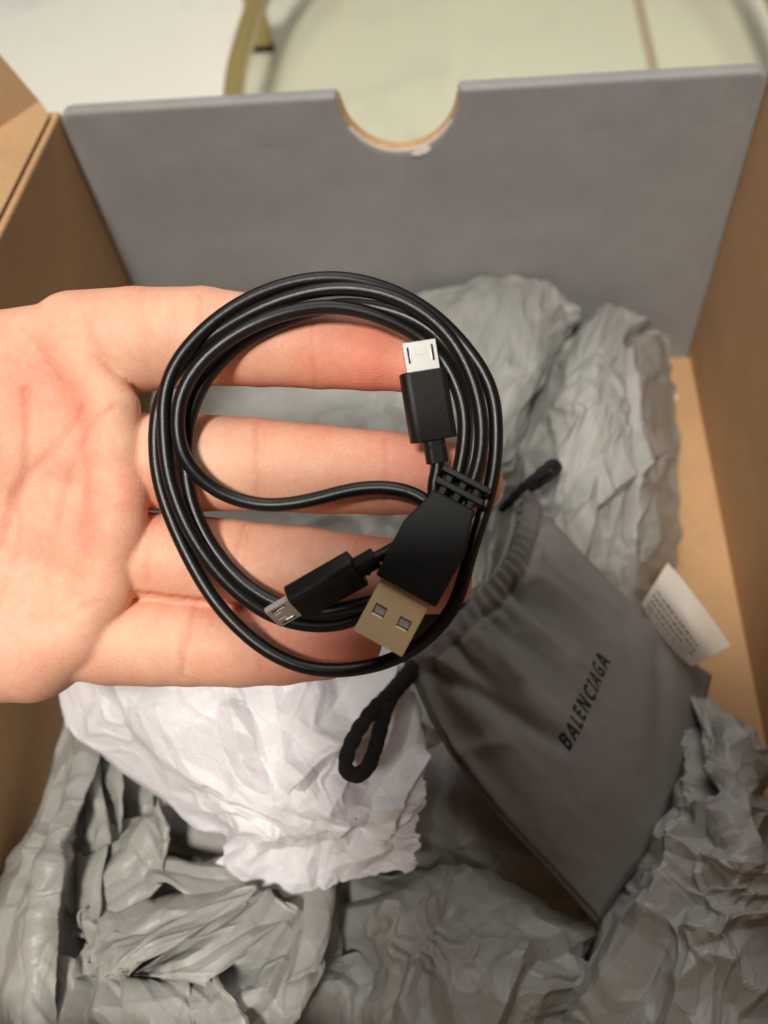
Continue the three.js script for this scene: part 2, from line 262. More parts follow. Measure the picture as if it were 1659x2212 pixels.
paperSheet('packing_paper_002', 'creased grey packing paper in shade along the right wall below the white tag', [
  [[1330, 1420, 0.025], [1430, 1430, 0.03], [1490, 1450, 0.022], [1528, 1478, 0.008]],
  [[1380, 1560, 0.025], [1480, 1560, 0.038], [1560, 1570, 0.042], [1602, 1604, 0.010]],
  [[1400, 1700, 0.025], [1500, 1700, 0.042], [1600, 1700, 0.05], [1665, 1735, 0.016]],
  [[1360, 1850, 0.03], [1480, 1840, 0.046], [1600, 1840, 0.058], [1730, 1850, 0.03]],
  [[1280, 2030, 0.03], [1450, 2000, 0.050], [1600, 1990, 0.058], [1770, 2000, 0.03]],
  [[1180, 2290, 0.03], [1400, 2290, 0.05], [1600, 2290, 0.055], [1800, 2290, 0.03]]], { cell: 0.00042, fine: 1.5, seed: 7, amp: 0.95, folds: [{ line: [[0.45, 0.62], [0.3, 0.8], [0.12, 1]], h: 0.007, w: 0.022, w2: 0.005 }, { line: [[0.42, 0.0], [0.38, 0.3], [0.5, 0.45]], h: -0.008, w: 0.007, w2: 0.004 }, { line: [[0.62, 0.45], [0.7, 0.62], [0.85, 0.7]], h: 0.005, w: 0.014, w2: 0.003 }] });
paperSheet('packing_paper_003', 'smooth rounded grey packing paper hump in front of the pouch tip', [
  [[720, 1915, 0.02], [860, 1890, 0.03], [1000, 1880, 0.033], [1150, 1930, 0.028], [1290, 2000, 0.026]],
  [[700, 2000, 0.025], [850, 1965, 0.05], [980, 1955, 0.053], [1120, 2000, 0.04], [1270, 2060, 0.033]],
  [[780, 2120, 0.03], [850, 2090, 0.053], [980, 2090, 0.058], [1120, 2110, 0.053], [1260, 2150, 0.04]],
  [[740, 2300, 0.03], [830, 2290, 0.053], [980, 2290, 0.053], [1120, 2290, 0.05], [1260, 2300, 0.035]]], { cell: 0.00042, fine: 2.2, seed: 9, amp: 0.6, folds: [{ line: [[0.95, 0.3], [0.78, 0.5], [0.6, 0.95]], h: 0.006, w: 0.02, w2: 0.004 }] });
paperSheet('packing_paper_004', 'dark grey packing paper lying deep between white paper and pouch', [
  [[840, 1480, 0.025], [1000, 1480, 0.025], [1220, 1540, 0.015]],
  [[830, 1700, 0.030], [1000, 1680, 0.037], [1220, 1720, 0.018]],
  [[820, 1830, 0.028], [1000, 1830, 0.037], [1240, 1880, 0.018]],
  [[780, 1970, 0.012], [1000, 1970, 0.012], [1270, 2040, 0.01]]], { seed: 10, amp: 0.45 });
paperSheet('packing_paper_005', 'grey packing paper pressed upright against the left wall', [
  [[146, 1540, 0.035], [190, 1560, 0.05], [240, 1580, 0.035]],
  [[84, 1750, 0.030], [140, 1750, 0.060], [200, 1750, 0.04]],
  [[20, 1870, 0.025], [100, 1870, 0.062], [190, 1870, 0.04]],
  [[-30, 2020, 0.020], [60, 2010, 0.060], [170, 2010, 0.04]],
  [[-70, 2290, 0.020], [40, 2290, 0.055], [160, 2290, 0.04]]], { cell: 0.00042, fine: 2.4, seed: 12, amp: 0.3, folds: [{ line: [[0.62, 0], [0.55, 0.4], [0.7, 1]], h: 0.005, w: 0.010, w2: 0.004 }, { line: [[0.3, 0.2], [0.35, 0.7], [0.25, 1]], h: 0.003, w: 0.008, w2: 0.003 }] });
// a sheet folded over itself: each fold is one flat stretch of the paper, its high edge lying over the next
function foldedPaper(name, label, list, seed) {
  const first = list[0].q, at0 = Ph(first[0][0], first[0][1], 0), o = thing(name, label, 'packing paper', V(at0.x, 0, at0.z));
  list.forEach(({ q: [a, b, c, d], amp = 0.4, bulge = 0.002, fine = 2.2, folds }, i) => {
    const cx = (a[0] + b[0] + c[0] + d[0]) / 4, cy = (a[1] + b[1] + c[1] + d[1]) / 4, big = ([x, y, h]) => [cx + (x - cx) * 1.1, cy + (y - cy) * 1.1, h];
    [a, b, c, d] = [a, b, c, d].map(big);
    const mix = (p, r, t) => p.map((v, k) => v + (r[k] - v) * t), rows = [], T = [0, 0.07, 0.36, 0.64, 0.93, 1];
    for (let j = 0; j < 6; j++) { const l = mix(a, d, T[j]), r = mix(b, c, T[j]), row = []; for (let k = 0; k < 6; k++) { const p = mix(l, r, T[k]); p[2] += bulge * Math.sin(Math.PI * T[k]) * Math.sin(Math.PI * T[j]) * 1.3 - (j === 0 || k === 0 ? 0.0012 : 0); row.push(p); } rows.push(row); }
    const m = paperSheet('paper_fold', null, rows, { amp: amp * 1.3, fine, seed: seed + i * 3, cell: 0.0004, folds, torn: 0.006 });
    const p = m.position.clone().sub(o.position); o.add(m); m.position.copy(p);
  });
  return o;
}
foldedPaper('packing_paper_006', 'grey packing paper with upright strips, just below the white paper edge on the left', [
  { q: [[160, 1600, 0.034], [420, 1680, 0.028], [420, 1950, 0.022], [160, 1950, 0.030]], amp: 0.5 },
  { q: [[330, 1700, 0.036], [520, 1785, 0.038], [510, 1856, 0.040], [342, 1826, 0.032]], amp: 0.35, folds: [{ line: [[0, 0.55], [1, 0.62]], h: 0.002, w: 0.003, w2: 0.009 }] },
  { q: [[256, 1650, 0.040], [330, 1690, 0.044], [326, 1772, 0.046], [272, 1796, 0.038]], amp: 0.3 },
  { q: [[160, 1618, 0.048], [206, 1628, 0.052], [238, 1812, 0.056], [182, 1838, 0.050]], amp: 0.3 },
  { q: [[200, 1632, 0.047], [262, 1640, 0.052], [264, 1790, 0.055], [238, 1816, 0.049]], amp: 0.35 },
  { q: [[214, 1800, 0.048], [348, 1758, 0.052], [352, 1884, 0.055], [212, 1926, 0.050]], amp: 0.45, bulge: 0.004, folds: [{ line: [[0.1, 0.9], [0.5, 0.4], [0.95, 0.2]], h: 0.002, w: 0.006, w2: 0.003 }] },
  { q: [[166, 1846, 0.050], [226, 1822, 0.054], [204, 1980, 0.057], [160, 2000, 0.048]], amp: 0.35 }], 61);
foldedPaper('packing_paper_007', 'heavily creased grey packing paper with slanting ridges at the lower left', [
  { q: [[150, 1960, 0.036], [722, 1910, 0.032], [690, 2310, 0.036], [100, 2310, 0.036]], amp: 0.7 },
  { q: [[196, 1946, 0.046], [326, 1876, 0.050], [352, 1918, 0.054], [206, 2004, 0.049]], amp: 0.35, folds: [{ line: [[0, 0.35], [1, 0.3]], h: 0.002, w: 0.002, w2: 0.006 }] },
  { q: [[316, 1872, 0.049], [505, 1868, 0.049], [548, 1936, 0.052], [350, 1916, 0.055]], amp: 0.35, folds: [{ line: [[0, 0.3], [0.5, 0.42], [1, 0.4]], h: 0.0025, w: 0.002, w2: 0.006 }, { line: [[0.2, 0.75], [1, 0.8]], h: 0.002, w: 0.002, w2: 0.005 }] },
  { q: [[214, 1978, 0.052], [540, 1908, 0.054], [520, 1950, 0.060], [224, 2076, 0.056]], amp: 0.5, bulge: 0.004 },
  { q: [[222, 2050, 0.055], [534, 1934, 0.060], [284, 2110, 0.066], [232, 2106, 0.058]], amp: 0.45, folds: [{ line: [[0.25, 0.2], [0.45, 0.9]], h: 0.002, w: 0.003 }] },
  { q: [[532, 1936, 0.056], [632, 1966, 0.059], [446, 2118, 0.064], [296, 2100, 0.056]], amp: 0.4, folds: [{ line: [[0.4, 0], [0.55, 0.35], [0.5, 0.7]], h: 0.0022, w: 0.004, w2: 0.002 }] },
  { q: [[628, 1990, 0.050], [690, 2100, 0.052], [572, 2310, 0.056], [380, 2150, 0.052]], amp: 0.55, bulge: 0.003, folds: [{ line: [[0.3, 0.1], [0.55, 0.5], [0.5, 0.95]], h: 0.003, w: 0.004, w2: 0.002 }] },
  { q: [[404, 2124, 0.056], [470, 2116, 0.060], [590, 2310, 0.060], [400, 2310, 0.058]], amp: 0.4 },
  { q: [[620, 1918, 0.046], [722, 1922, 0.046], [690, 2096, 0.056], [622, 2120, 0.052]], amp: 0.35, folds: [{ line: [[0.45, 0], [0.5, 0.5], [0.4, 1]], h: 0.0025, w: 0.003, w2: 0.006 }] },
  { q: [[168, 1976, 0.050], [232, 1996, 0.052], [282, 2116, 0.056], [166, 2106, 0.050]], amp: 0.95, fine: 1.6 },
  { q: [[136, 2090, 0.050], [276, 2102, 0.055], [304, 2310, 0.056], [100, 2310, 0.050]], amp: 0.8, fine: 1.5, folds: [{ line: [[0.4, 0], [0.35, 0.5], [0.5, 1]], h: -0.006, w: 0.002, w2: 0.005 }] },
  { q: [[262, 2112, 0.057], [404, 2122, 0.060], [420, 2310, 0.060], [290, 2310, 0.056]], amp: 0.6, fine: 1.4 }], 101);
paperSheet('packing_paper_008', 'small lit grey packing paper fold just under the torn white paper edge', [
  [[725, 1880, 0.028], [800, 1885, 0.034], [910, 1890, 0.034]],
  [[722, 1960, 0.028], [800, 1960, 0.037], [880, 1960, 0.042]],
  [[730, 2035, 0.016], [800, 2045, 0.018], [880, 2030, 0.02]]], { seed: 19, amp: 0.5 });
paperSheet('packing_paper_009', 'small grey packing paper bend at the bottom edge between two larger heaps', [
  [[640, 2075, 0.03], [740, 2055, 0.036], [820, 2070, 0.032]],
  [[640, 2160, 0.035], [740, 2140, 0.044], [820, 2150, 0.040]],
  [[630, 2300, 0.03], [740, 2300, 0.04], [830, 2300, 0.036]]], { seed: 21, amp: 0.6 });
paperSheet('packing_paper_010', 'grey packing paper lining the bottom of the box beneath the other sheets', [
  [[330, 840, 0.006], [700, 820, 0.006], [1200, 830, 0.006], [1420, 850, 0.006]],
  [[150, 1200, 0.006], [600, 1200, 0.012], [1150, 1200, 0.012], [1430, 1200, 0.006]],
  [[100, 1600, 0.008], [500, 1650, 0.014], [1000, 1650, 0.012], [1480, 1600, 0.006]],
  [[-40, 2000, 0.008], [450, 2000, 0.014], [1000, 2000, 0.012], [1600, 2000, 0.008]],
  [[-60, 2280, 0.008], [450, 2280, 0.014], [1000, 2280, 0.012], [1640, 2280, 0.008]]], { seed: 25, amp: 0.5, cell: 0.0014 });
{
  const w = paperSheet('white_paper', 'crumpled white tissue paper with torn edge lying below the hand', [
    [[110, 1420, 0.070], [300, 1420, 0.085], [500, 1420, 0.088], [700, 1400, 0.085], [868, 1380, 0.066]],
    [[146, 1560, 0.056], [300, 1530, 0.085], [500, 1530, 0.090], [700, 1520, 0.085], [905, 1500, 0.062]],
    [[256, 1664, 0.052], [380, 1635, 0.080], [540, 1640, 0.085], [720, 1630, 0.080], [938, 1610, 0.058]],
    [[396, 1750, 0.052], [470, 1725, 0.075], [600, 1730, 0.080], [740, 1730, 0.075], [945, 1680, 0.058]],
    [[492, 1815, 0.052], [550, 1795, 0.069], [650, 1800, 0.070], [760, 1800, 0.070], [926, 1780, 0.057]],
    [[468, 1876, 0.049], [560, 1872, 0.058], [660, 1884, 0.058], [770, 1868, 0.060], [922, 1830, 0.056]],
    [[478, 1912, 0.046], [570, 1945, 0.047], [690, 1935, 0.049], [760, 1920, 0.051], [912, 1885, 0.053]]], { seed: 33, amp: 0.4, mat: M.whitePaper, torn: 0.075, cell: 0.00045, category: 'paper', fine: 2.5,
    folds: [{ line: [[0.62, 0.0], [0.7, 0.12], [0.66, 0.2], [0.74, 0.3]], h: 0.004, w: 0.004, w2: 0.008 }, { line: [[0.9, 0.1], [0.82, 0.25], [0.62, 0.42]], h: 0.004, w: 0.007, w2: 0.003 }, { line: [[0.95, 0.4], [0.88, 0.55], [0.86, 0.72]], h: 0.0035, w: 0.006, w2: 0.002 }, { line: [[0.3, 0.78], [0.6, 0.74], [0.8, 0.7]], h: -0.003, w: 0.010, w2: 0.006 }, { line: [[0.5, 0.2], [0.48, 0.4]], h: 0.0025, w: 0.005 }, { line: [[0.75, 0.45], [0.68, 0.55], [0.75, 0.62], [0.66, 0.72]], h: 0.0025, w: 0.004, w2: 0.007 }] });
  const tc = paperSheet('torn_corner', null, [
    [[850, 1530, 0.058], [900, 1545, 0.060], [945, 1580, 0.055], [972, 1592, 0.05]],
    [[860, 1580, 0.058], [900, 1590, 0.062], [930, 1600, 0.057], [968, 1606, 0.05]],
    [[880, 1650, 0.056], [900, 1635, 0.058], [925, 1622, 0.055], [948, 1622, 0.05]]], { seed: 36, amp: 0.5, mat: M.whitePaper, torn: 0.12, cell: 0.0005, fine: 1.2 });
  const q = tc.position.clone().sub(w.position); w.add(tc); tc.position.copy(q);
}

{
  const at = Ph(1452, 858, 0.006), R = rng(12), g = new THREE.IcosahedronGeometry(0.0016, 2), p = g.attributes.position;
  for (let i = 0; i < p.count; i++) { const k = 0.7 + 0.6 * hash(Math.round(p.getX(i) * 9e5), Math.round(p.getY(i) * 9e5), Math.round(p.getZ(i) * 9e5)); p.setXYZ(i, p.getX(i) * 1.3 * k, p.getY(i) * 0.6 * k, p.getZ(i) * k); }
  g.computeVertexNormals(); const o = mesh('paper_scrap', g, M.whitePaper); o.position.copy(at); tag(o, 'tiny white paper scrap on the bare brown box bottom', 'scrap');
}

// ---------------------------------------------------------------- the drawstring pouch
{
  const net = rowsH([
    [[884, 1432, 0.072], [948, 1366, 0.078], [1012, 1300, 0.081], [1074, 1232, 0.081], [1110, 1150, 0.080], [1124, 1062, 0.077]],
    [[906, 1470, 0.072], [972, 1412, 0.077], [1046, 1348, 0.079], [1118, 1282, 0.078], [1160, 1200, 0.075], [1178, 1112, 0.071]],
    [[960, 1580, 0.066], [1034, 1508, 0.073], [1112, 1434, 0.075], [1190, 1364, 0.072], [1246, 1290, 0.066], [1280, 1216, 0.058]],
    [[1072, 1738, 0.056], [1140, 1654, 0.065], [1220, 1566, 0.067], [1296, 1480, 0.063], [1358, 1402, 0.055], [1398, 1338, 0.046]],
    [[1190, 1868, 0.048], [1246, 1790, 0.056], [1318, 1696, 0.058], [1396, 1586, 0.053], [1448, 1486, 0.045], [1474, 1410, 0.038]],
    [[1293, 1984, 0.041], [1342, 1908, 0.043], [1396, 1832, 0.041], [1454, 1698, 0.037], [1508, 1560, 0.033], [1534, 1456, 0.030]]]);
  const base = net[3][2].clone(); base.y = 0.02;
  const pouch = thing('drawstring_pouch', 'grey woven drawstring pouch with black lettering, lying on the paper', 'pouch', base);
  const Lu = 0.078, Lv = 0.098;
  const wr = (u, v) => {
    let h = 0;
    const g = smooth(0.2, 0.1, v);                          // the channel, gathered towards its upper end
    const ga = smooth(0.25, 0.75, u);
    h += g * (0.0011 * Math.sin(Math.PI * clamp(v / 0.17)) + (0.0005 + 0.0011 * ga) * Math.sin(u * Lu * (700 + 900 * u) + 2.5 * fbm(u * 9, v * 6, 4)));
    h -= 0.0011 * Math.exp(-Math.pow((v - 0.175) / 0.02, 2));
    const fan = smooth(0.12, 0.25, v) * smooth(0.75, 0.3, v);
    h += fan * 0.0042 * (fbm(u * 7.5 - v * 1.5, v * 1.6, 15, 3) - 0.5) * 2;
    h += fan * 0.0020 * Math.sin(u * 34 + 4 * fbm(u * 3, v * 2, 18));
    h += 0.004 * (fbm(u * 2.6 + 3, v * 2.2, 16, 2) - 0.5) + 0.0010 * (fbm(u * 9 + 2, v * 8, 19, 3) - 0.5);
    const cr = (u0, v0, u1, v1, w, a) => { const ex = u1 - u0, ey = v1 - v0, t = clamp(((u - u0) * ex + (v - v0) * ey) / (ex * ex + ey * ey)), d = Math.hypot(u - u0 - ex * t, v - v0 - ey * t); h += a * Math.exp(-d * d / (w * w)) * (1 - 0.6 * t); };
    cr(0.10, 0.2, 0.34, 0.62, 0.032, -0.0046); cr(0.62, 0.18, 0.58, 0.46, 0.03, -0.0044); cr(0.40, 0.2, 0.36, 0.42, 0.026, 0.0034); cr(0.8, 0.2, 0.86, 0.5, 0.03, 0.003); cr(0.25, 0.19, 0.24, 0.33, 0.018, -0.0026); cr(0.50, 0.19, 0.49, 0.30, 0.016, -0.0022); cr(0.02, 0.45, 0.2, 0.52, 0.02, 0.002); cr(0.9, 0.7, 0.6, 0.86, 0.05, -0.002);
    return h;
  };
  const front = (u, v) => {
    const e = 0.01, p = gridAt(net, u, v), du = gridAt(net, Math.min(u + e, 1), v).sub(gridAt(net, Math.max(u - e, 0), v)), dv = gridAt(net, u, Math.min(v + e, 1)).sub(gridAt(net, u, Math.max(v - e, 0)));
    const n = dv.cross(du).normalize(); if (n.y < 0) n.negate(); return [p, n];
  };
  const rim = (u, v) => Math.min(1, Math.min(u, 1 - u) / 0.06, (1 - v) / 0.06);
  const fpos = (u, v) => { const [p, n] = front(u, v); const e = rim(u, v); return p.addScaledVector(n, wr(u, v) * (0.35 + 0.65 * e) + 0.0018 * Math.sqrt(Math.max(0, 1 - (1 - e) * (1 - e)))).sub(base); };
  const bpos = (u, v) => { const [p, n] = front(u, v); const e = rim(u, v); return p.addScaledVector(n, wr(u, v) * (0.35 + 0.65 * e) * smooth(0.1, 0, Math.min(u, 1 - u, 1 - v)) - 0.007 * smooth(0, 1, e) * (0.3 + 0.7 * smooth(0, 0.3, v)) - (v < 0.001 ? 0.002 * Math.sin(Math.PI * u) : 0)).sub(base); };
  // weave and lettering
  const weave = dataTex(256, 256, (u, v) => { const a = Math.sin((u * 32) * Math.PI * 2), b = Math.sin((v * 32) * Math.PI * 2), tw = ((Math.floor(u * 32) + Math.floor(v * 32)) % 2) ? a * a : b * b; return grey(clamp(0.25 + 0.6 * tw + 0.2 * (vnoise(u * 64, v * 64, 2) - 0.5))); }, false);
  weave.repeat.set(5.2, 6.5);
  const W = 2048, cv = document.createElement('canvas'); cv.width = W; cv.height = W; const cx = cv.getContext('2d');
  cx.fillStyle = 'rgb(163,161,156)'; cx.fillRect(0, 0, W, W);
  const R0 = rng(9);
  for (let i = 0; i < 30000; i++) { const t = R0(); cx.fillStyle = t > 0.5 ? 'rgba(160,152,142,0.22)' : 'rgba(88,82,76,0.22)'; const x = R0() * W, y = R0() * W, l = 4 + R0() * 16; R0() > 0.5 ? cx.fillRect(x, y, l, 1.6) : cx.fillRect(x, y, 1.6, l); }
  for (let y = 0; y < W; y += 6) for (let x = 0; x < W; x += 6) { const o2 = ((x / 6 + y / 6) & 1); cx.fillStyle = `rgba(${o2 ? '175,166,154' : '70,65,60'},${0.16 + 0.22 * R0()})`; cx.fillRect(x + (o2 ? 0 : 1), y + (o2 ? 1 : 0), o2 ? 5 : 3, o2 ? 3 : 5); }
  // find the place of a measured point on the cloth
  const find = (x, y) => { let bu = 0, bv = 0, bd = 1e9; const q = V(); for (let j = 0; j <= 120; j++) for (let i = 0; i <= 120; i++) { q.copy(gridAt(net, i / 120, j / 120)).project(camera); const d = Math.hypot((q.x + 1) / 2 * PXW - x, (1 - q.y) / 2 * PXH - y); if (d < bd) { bd = d; bu = i / 120; bv = j / 120; } } return [bu * W, bv * W]; };
  const o = find(1221, 1622), e1 = find(1308, 1438), e2 = find(1198, 1596);   // foot of the first letter, foot of the last, head of the first
  cx.setTransform((e1[0] - o[0]) / 1000, (e1[1] - o[1]) / 1000, -(e2[0] - o[0]) / 100, -(e2[1] - o[1]) / 100, o[0], o[1]);
  cx.fillStyle = 'rgb(20,18,17)'; cx.font = 'bold 150px sans-serif'; cx.textBaseline = 'alphabetic';
  const word = 'BALENCIAGA', full = cx.measureText(word).width; let pen = 0; const sp = (1000 - full * 0.93) / 9;
  for (const ch of word) { cx.save(); cx.translate(pen, 0); cx.scale(0.93, 1); cx.lineWidth = 5; cx.strokeStyle = 'rgb(20,18,17)'; cx.fillText(ch, 0, 0); cx.strokeText(ch, 0, 0); cx.restore(); pen += cx.measureText(ch).width * 0.93 + sp; }
  cx.setTransform(1, 0, 0, 1, 0, 0);
  const print = new THREE.CanvasTexture(cv); print.colorSpace = THREE.SRGBColorSpace; print.flipY = false;
  const cloth = new THREE.MeshPhysicalMaterial({ map: print, bumpMap: weave, bumpScale: 0.0006, roughness: 0.85, sheen: 0.3, sheenRoughness: 0.6, sheenColor: new THREE.Color(0.4, 0.38, 0.35), side: THREE.DoubleSide });
  const gf = gridGeometry(190, 230, fpos, (u, v) => [u, v]), gb = gridGeometry(90, 110, bpos, (u, v) => [u, 0.03 + 0.12 * v]);
  mesh('body', gf, cloth, pouch); const bk = mesh('back_cloth', gb, cloth, pouch);
  // side seam: a rolled edge with a line of stitches
  const edge = (f, r, name, mat, n = 160) => mesh(name, new THREE.TubeGeometry(new THREE.CatmullRomCurve3(f), n, r, 8), mat, pouch);
  const seamCloth = new THREE.MeshStandardMaterial({ color: new THREE.Color(0.17, 0.155, 0.14), roughness: 0.9, bumpMap: weave, bumpScale: 0.0002 });
  edge(Array.from({ length: 24 }, (_, i) => fpos(0.0, 0.16 + 0.838 * i / 23).add(V(-0.0006, -0.0002, 0.0004))), 0.0010, 'side_seam', seamCloth);
  edge(Array.from({ length: 24 }, (_, i) => fpos(0.01 + 0.98 * i / 23, 0.996).add(V(0, -0.0004, 0))), 0.0007, 'bottom_seam', seamCloth);
  const st = []; for (let i = 0; i < 26; i++) { const u = 0.03 + 0.94 * i / 26; st.push(new THREE.TubeGeometry(new THREE.LineCurve3(fpos(u, 0.165).add(V(0, 0.00015, 0)), fpos(u + 0.022, 0.165).add(V(0, 0.00015, 0))), 2, 0.00014, 5)); }
  mesh('stitching', mergeGeometries(st), new THREE.MeshStandardMaterial({ color: new THREE.Color(0.30, 0.28, 0.26), roughness: 0.9 }), pouch);
  // care tag, sewn into the right-hand seam
  const tv = document.createElement('canvas'); tv.width = 512; tv.height = 256; const tx = tv.getContext('2d'); tx.fillStyle = 'rgb(216,207,194)'; tx.fillRect(0, 0, 512, 256); tx.fillStyle = 'rgb(108,101,94)';
  const R1 = rng(4); for (let r = 0; r < 5; r++) { let x = 44 + R1() * 12; const end = 420 - R1() * 60; while (x < end) { const l = 6 + R1() * 26; tx.fillRect(x, 150 + r * 21, l, 9); x += l + 5 + R1() * 6; } }
  const tt = new THREE.CanvasTexture(tv); tt.colorSpace = THREE.SRGBColorSpace; tt.flipY = false;
  const tnet = rowsH([[[1443, 1214, 0.052], [1508, 1300, 0.056], [1578, 1396, 0.050]], [[1416, 1258, 0.052], [1478, 1338, 0.056], [1536, 1416, 0.050]], [[1384, 1306, 0.045], [1436, 1376, 0.046], [1494, 1436, 0.043]]]);
  const tagMat = new THREE.MeshStandardMaterial({ map: tt, roughness: 0.75 });
  const round = (u, v) => { const r = 0.16, q = (t) => (t < r ? t - r : t > 1 - r ? t - 1 + r : 0), a = q(u), b = q(v) * 0.6, m = Math.hypot(a, b), l = Math.max(Math.abs(a), Math.abs(b)); if (a && b) { const k = l / m; return [u - a + a * k, v - q(v) + q(v) * k]; } return [u, v]; };
  const tagTop = gridGeometry(60, 40, (u0, v0) => { const [u, v] = round(u0, v0), p = gridAt(tnet, u, v); p.y += 0.0009 * Math.sin(v * 3 + u * 2) + 0.0005 * (fbm(u * 4, v * 4, 7) - 0.5); return p.sub(base); }, (u, v) => [u, v]), tagLow = tagTop.clone(); tagLow.translate(0.0001, -0.0007, 0.0001);
  mesh('care_tag', mergeGeometries([tagTop, tagLow]), tagMat, pouch).material.side = THREE.DoubleSide;
  // drawstring: three plies twisted into a cord, with a little fuzz
  const yarn = new THREE.MeshStandardMaterial({ color: new THREE.Color(0.008, 0.008, 0.0085), roughness: 0.95, bumpMap: dataTex(128, 128, (u, v) => grey(vnoise(u * 64, v * 20, 3)), false), bumpScale: 0.0001 });
  function cordGeo(pts, r, fuzz, seed) {
    const c = new THREE.CatmullRomCurve3(pts.map((p) => p.clone().sub(base)), false, 'centripetal'), L = c.getLength(), n = Math.round(L / 0.0006), fr = c.computeFrenetFrames(n), out = [], R = rng(seed);
    for (let k = 0; k < 4; k++) {
      const q = []; for (let i = 0; i <= n; i++) { const a = (k % 2 ? 1 : -1) * i / n * L / 0.0078 * Math.PI * 2 + k * Math.PI / 2, p = c.getPointAt(i / n); q.push(p.addScaledVector(fr.normals[i], Math.cos(a) * r * 0.26).addScaledVector(fr.binormals[i], Math.sin(a) * r * 0.26)); }
      out.push(new THREE.TubeGeometry(new THREE.CatmullRomCurve3(q), n * 2, r * 0.76, 8));
    }
    for (let k = 0; k < fuzz; k++) { const t = R(), p = c.getPointAt(t), d = V(R() - 0.5, R() - 0.3, R() - 0.5).normalize(), a = p.clone().addScaledVector(d, r * 0.8), b = a.clone().addScaledVector(d, 0.0012 * R()).add(V((R() - 0.5) * 0.002, (R() - 0.5) * 0.001, (R() - 0.5) * 0.002)); out.push(new THREE.TubeGeometry(new THREE.QuadraticBezierCurve3(p, a, b), 4, 0.00004, 3)); }
    return mergeGeometries(out);
  }
  const lp = [[892, 1438, 0.075], [868, 1468, 0.081], [838, 1502, 0.087], [804, 1536, 0.091], [772, 1580, 0.091], [750, 1628, 0.090], [747, 1658, 0.089], [765, 1675, 0.089], [790, 1662, 0.089], [808, 1624, 0.090], [820, 1580, 0.090], [832, 1536, 0.089], [848, 1502, 0.084], [890, 1456, 0.075]];
  mesh('drawstring', cordGeo(lp.map((a) => Ph(...a)), 0.00205, 220, 5), yarn, pouch);
  const up = [[1084, 1100, 0.075], [1104, 1080, 0.079], [1128, 1054, 0.083], [1150, 1036, 0.086], [1176, 1012, 0.087], [1196, 1000, 0.086], [1206, 1008, 0.084], [1194, 1024, 0.083], [1166, 1044, 0.083], [1148, 1052, 0.085], [1158, 1030, 0.088], [1182, 1016, 0.088]];
  mesh('drawstring', cordGeo(up.map((a) => Ph(...a)), 0.0014, 60, 8), yarn, pouch);
}

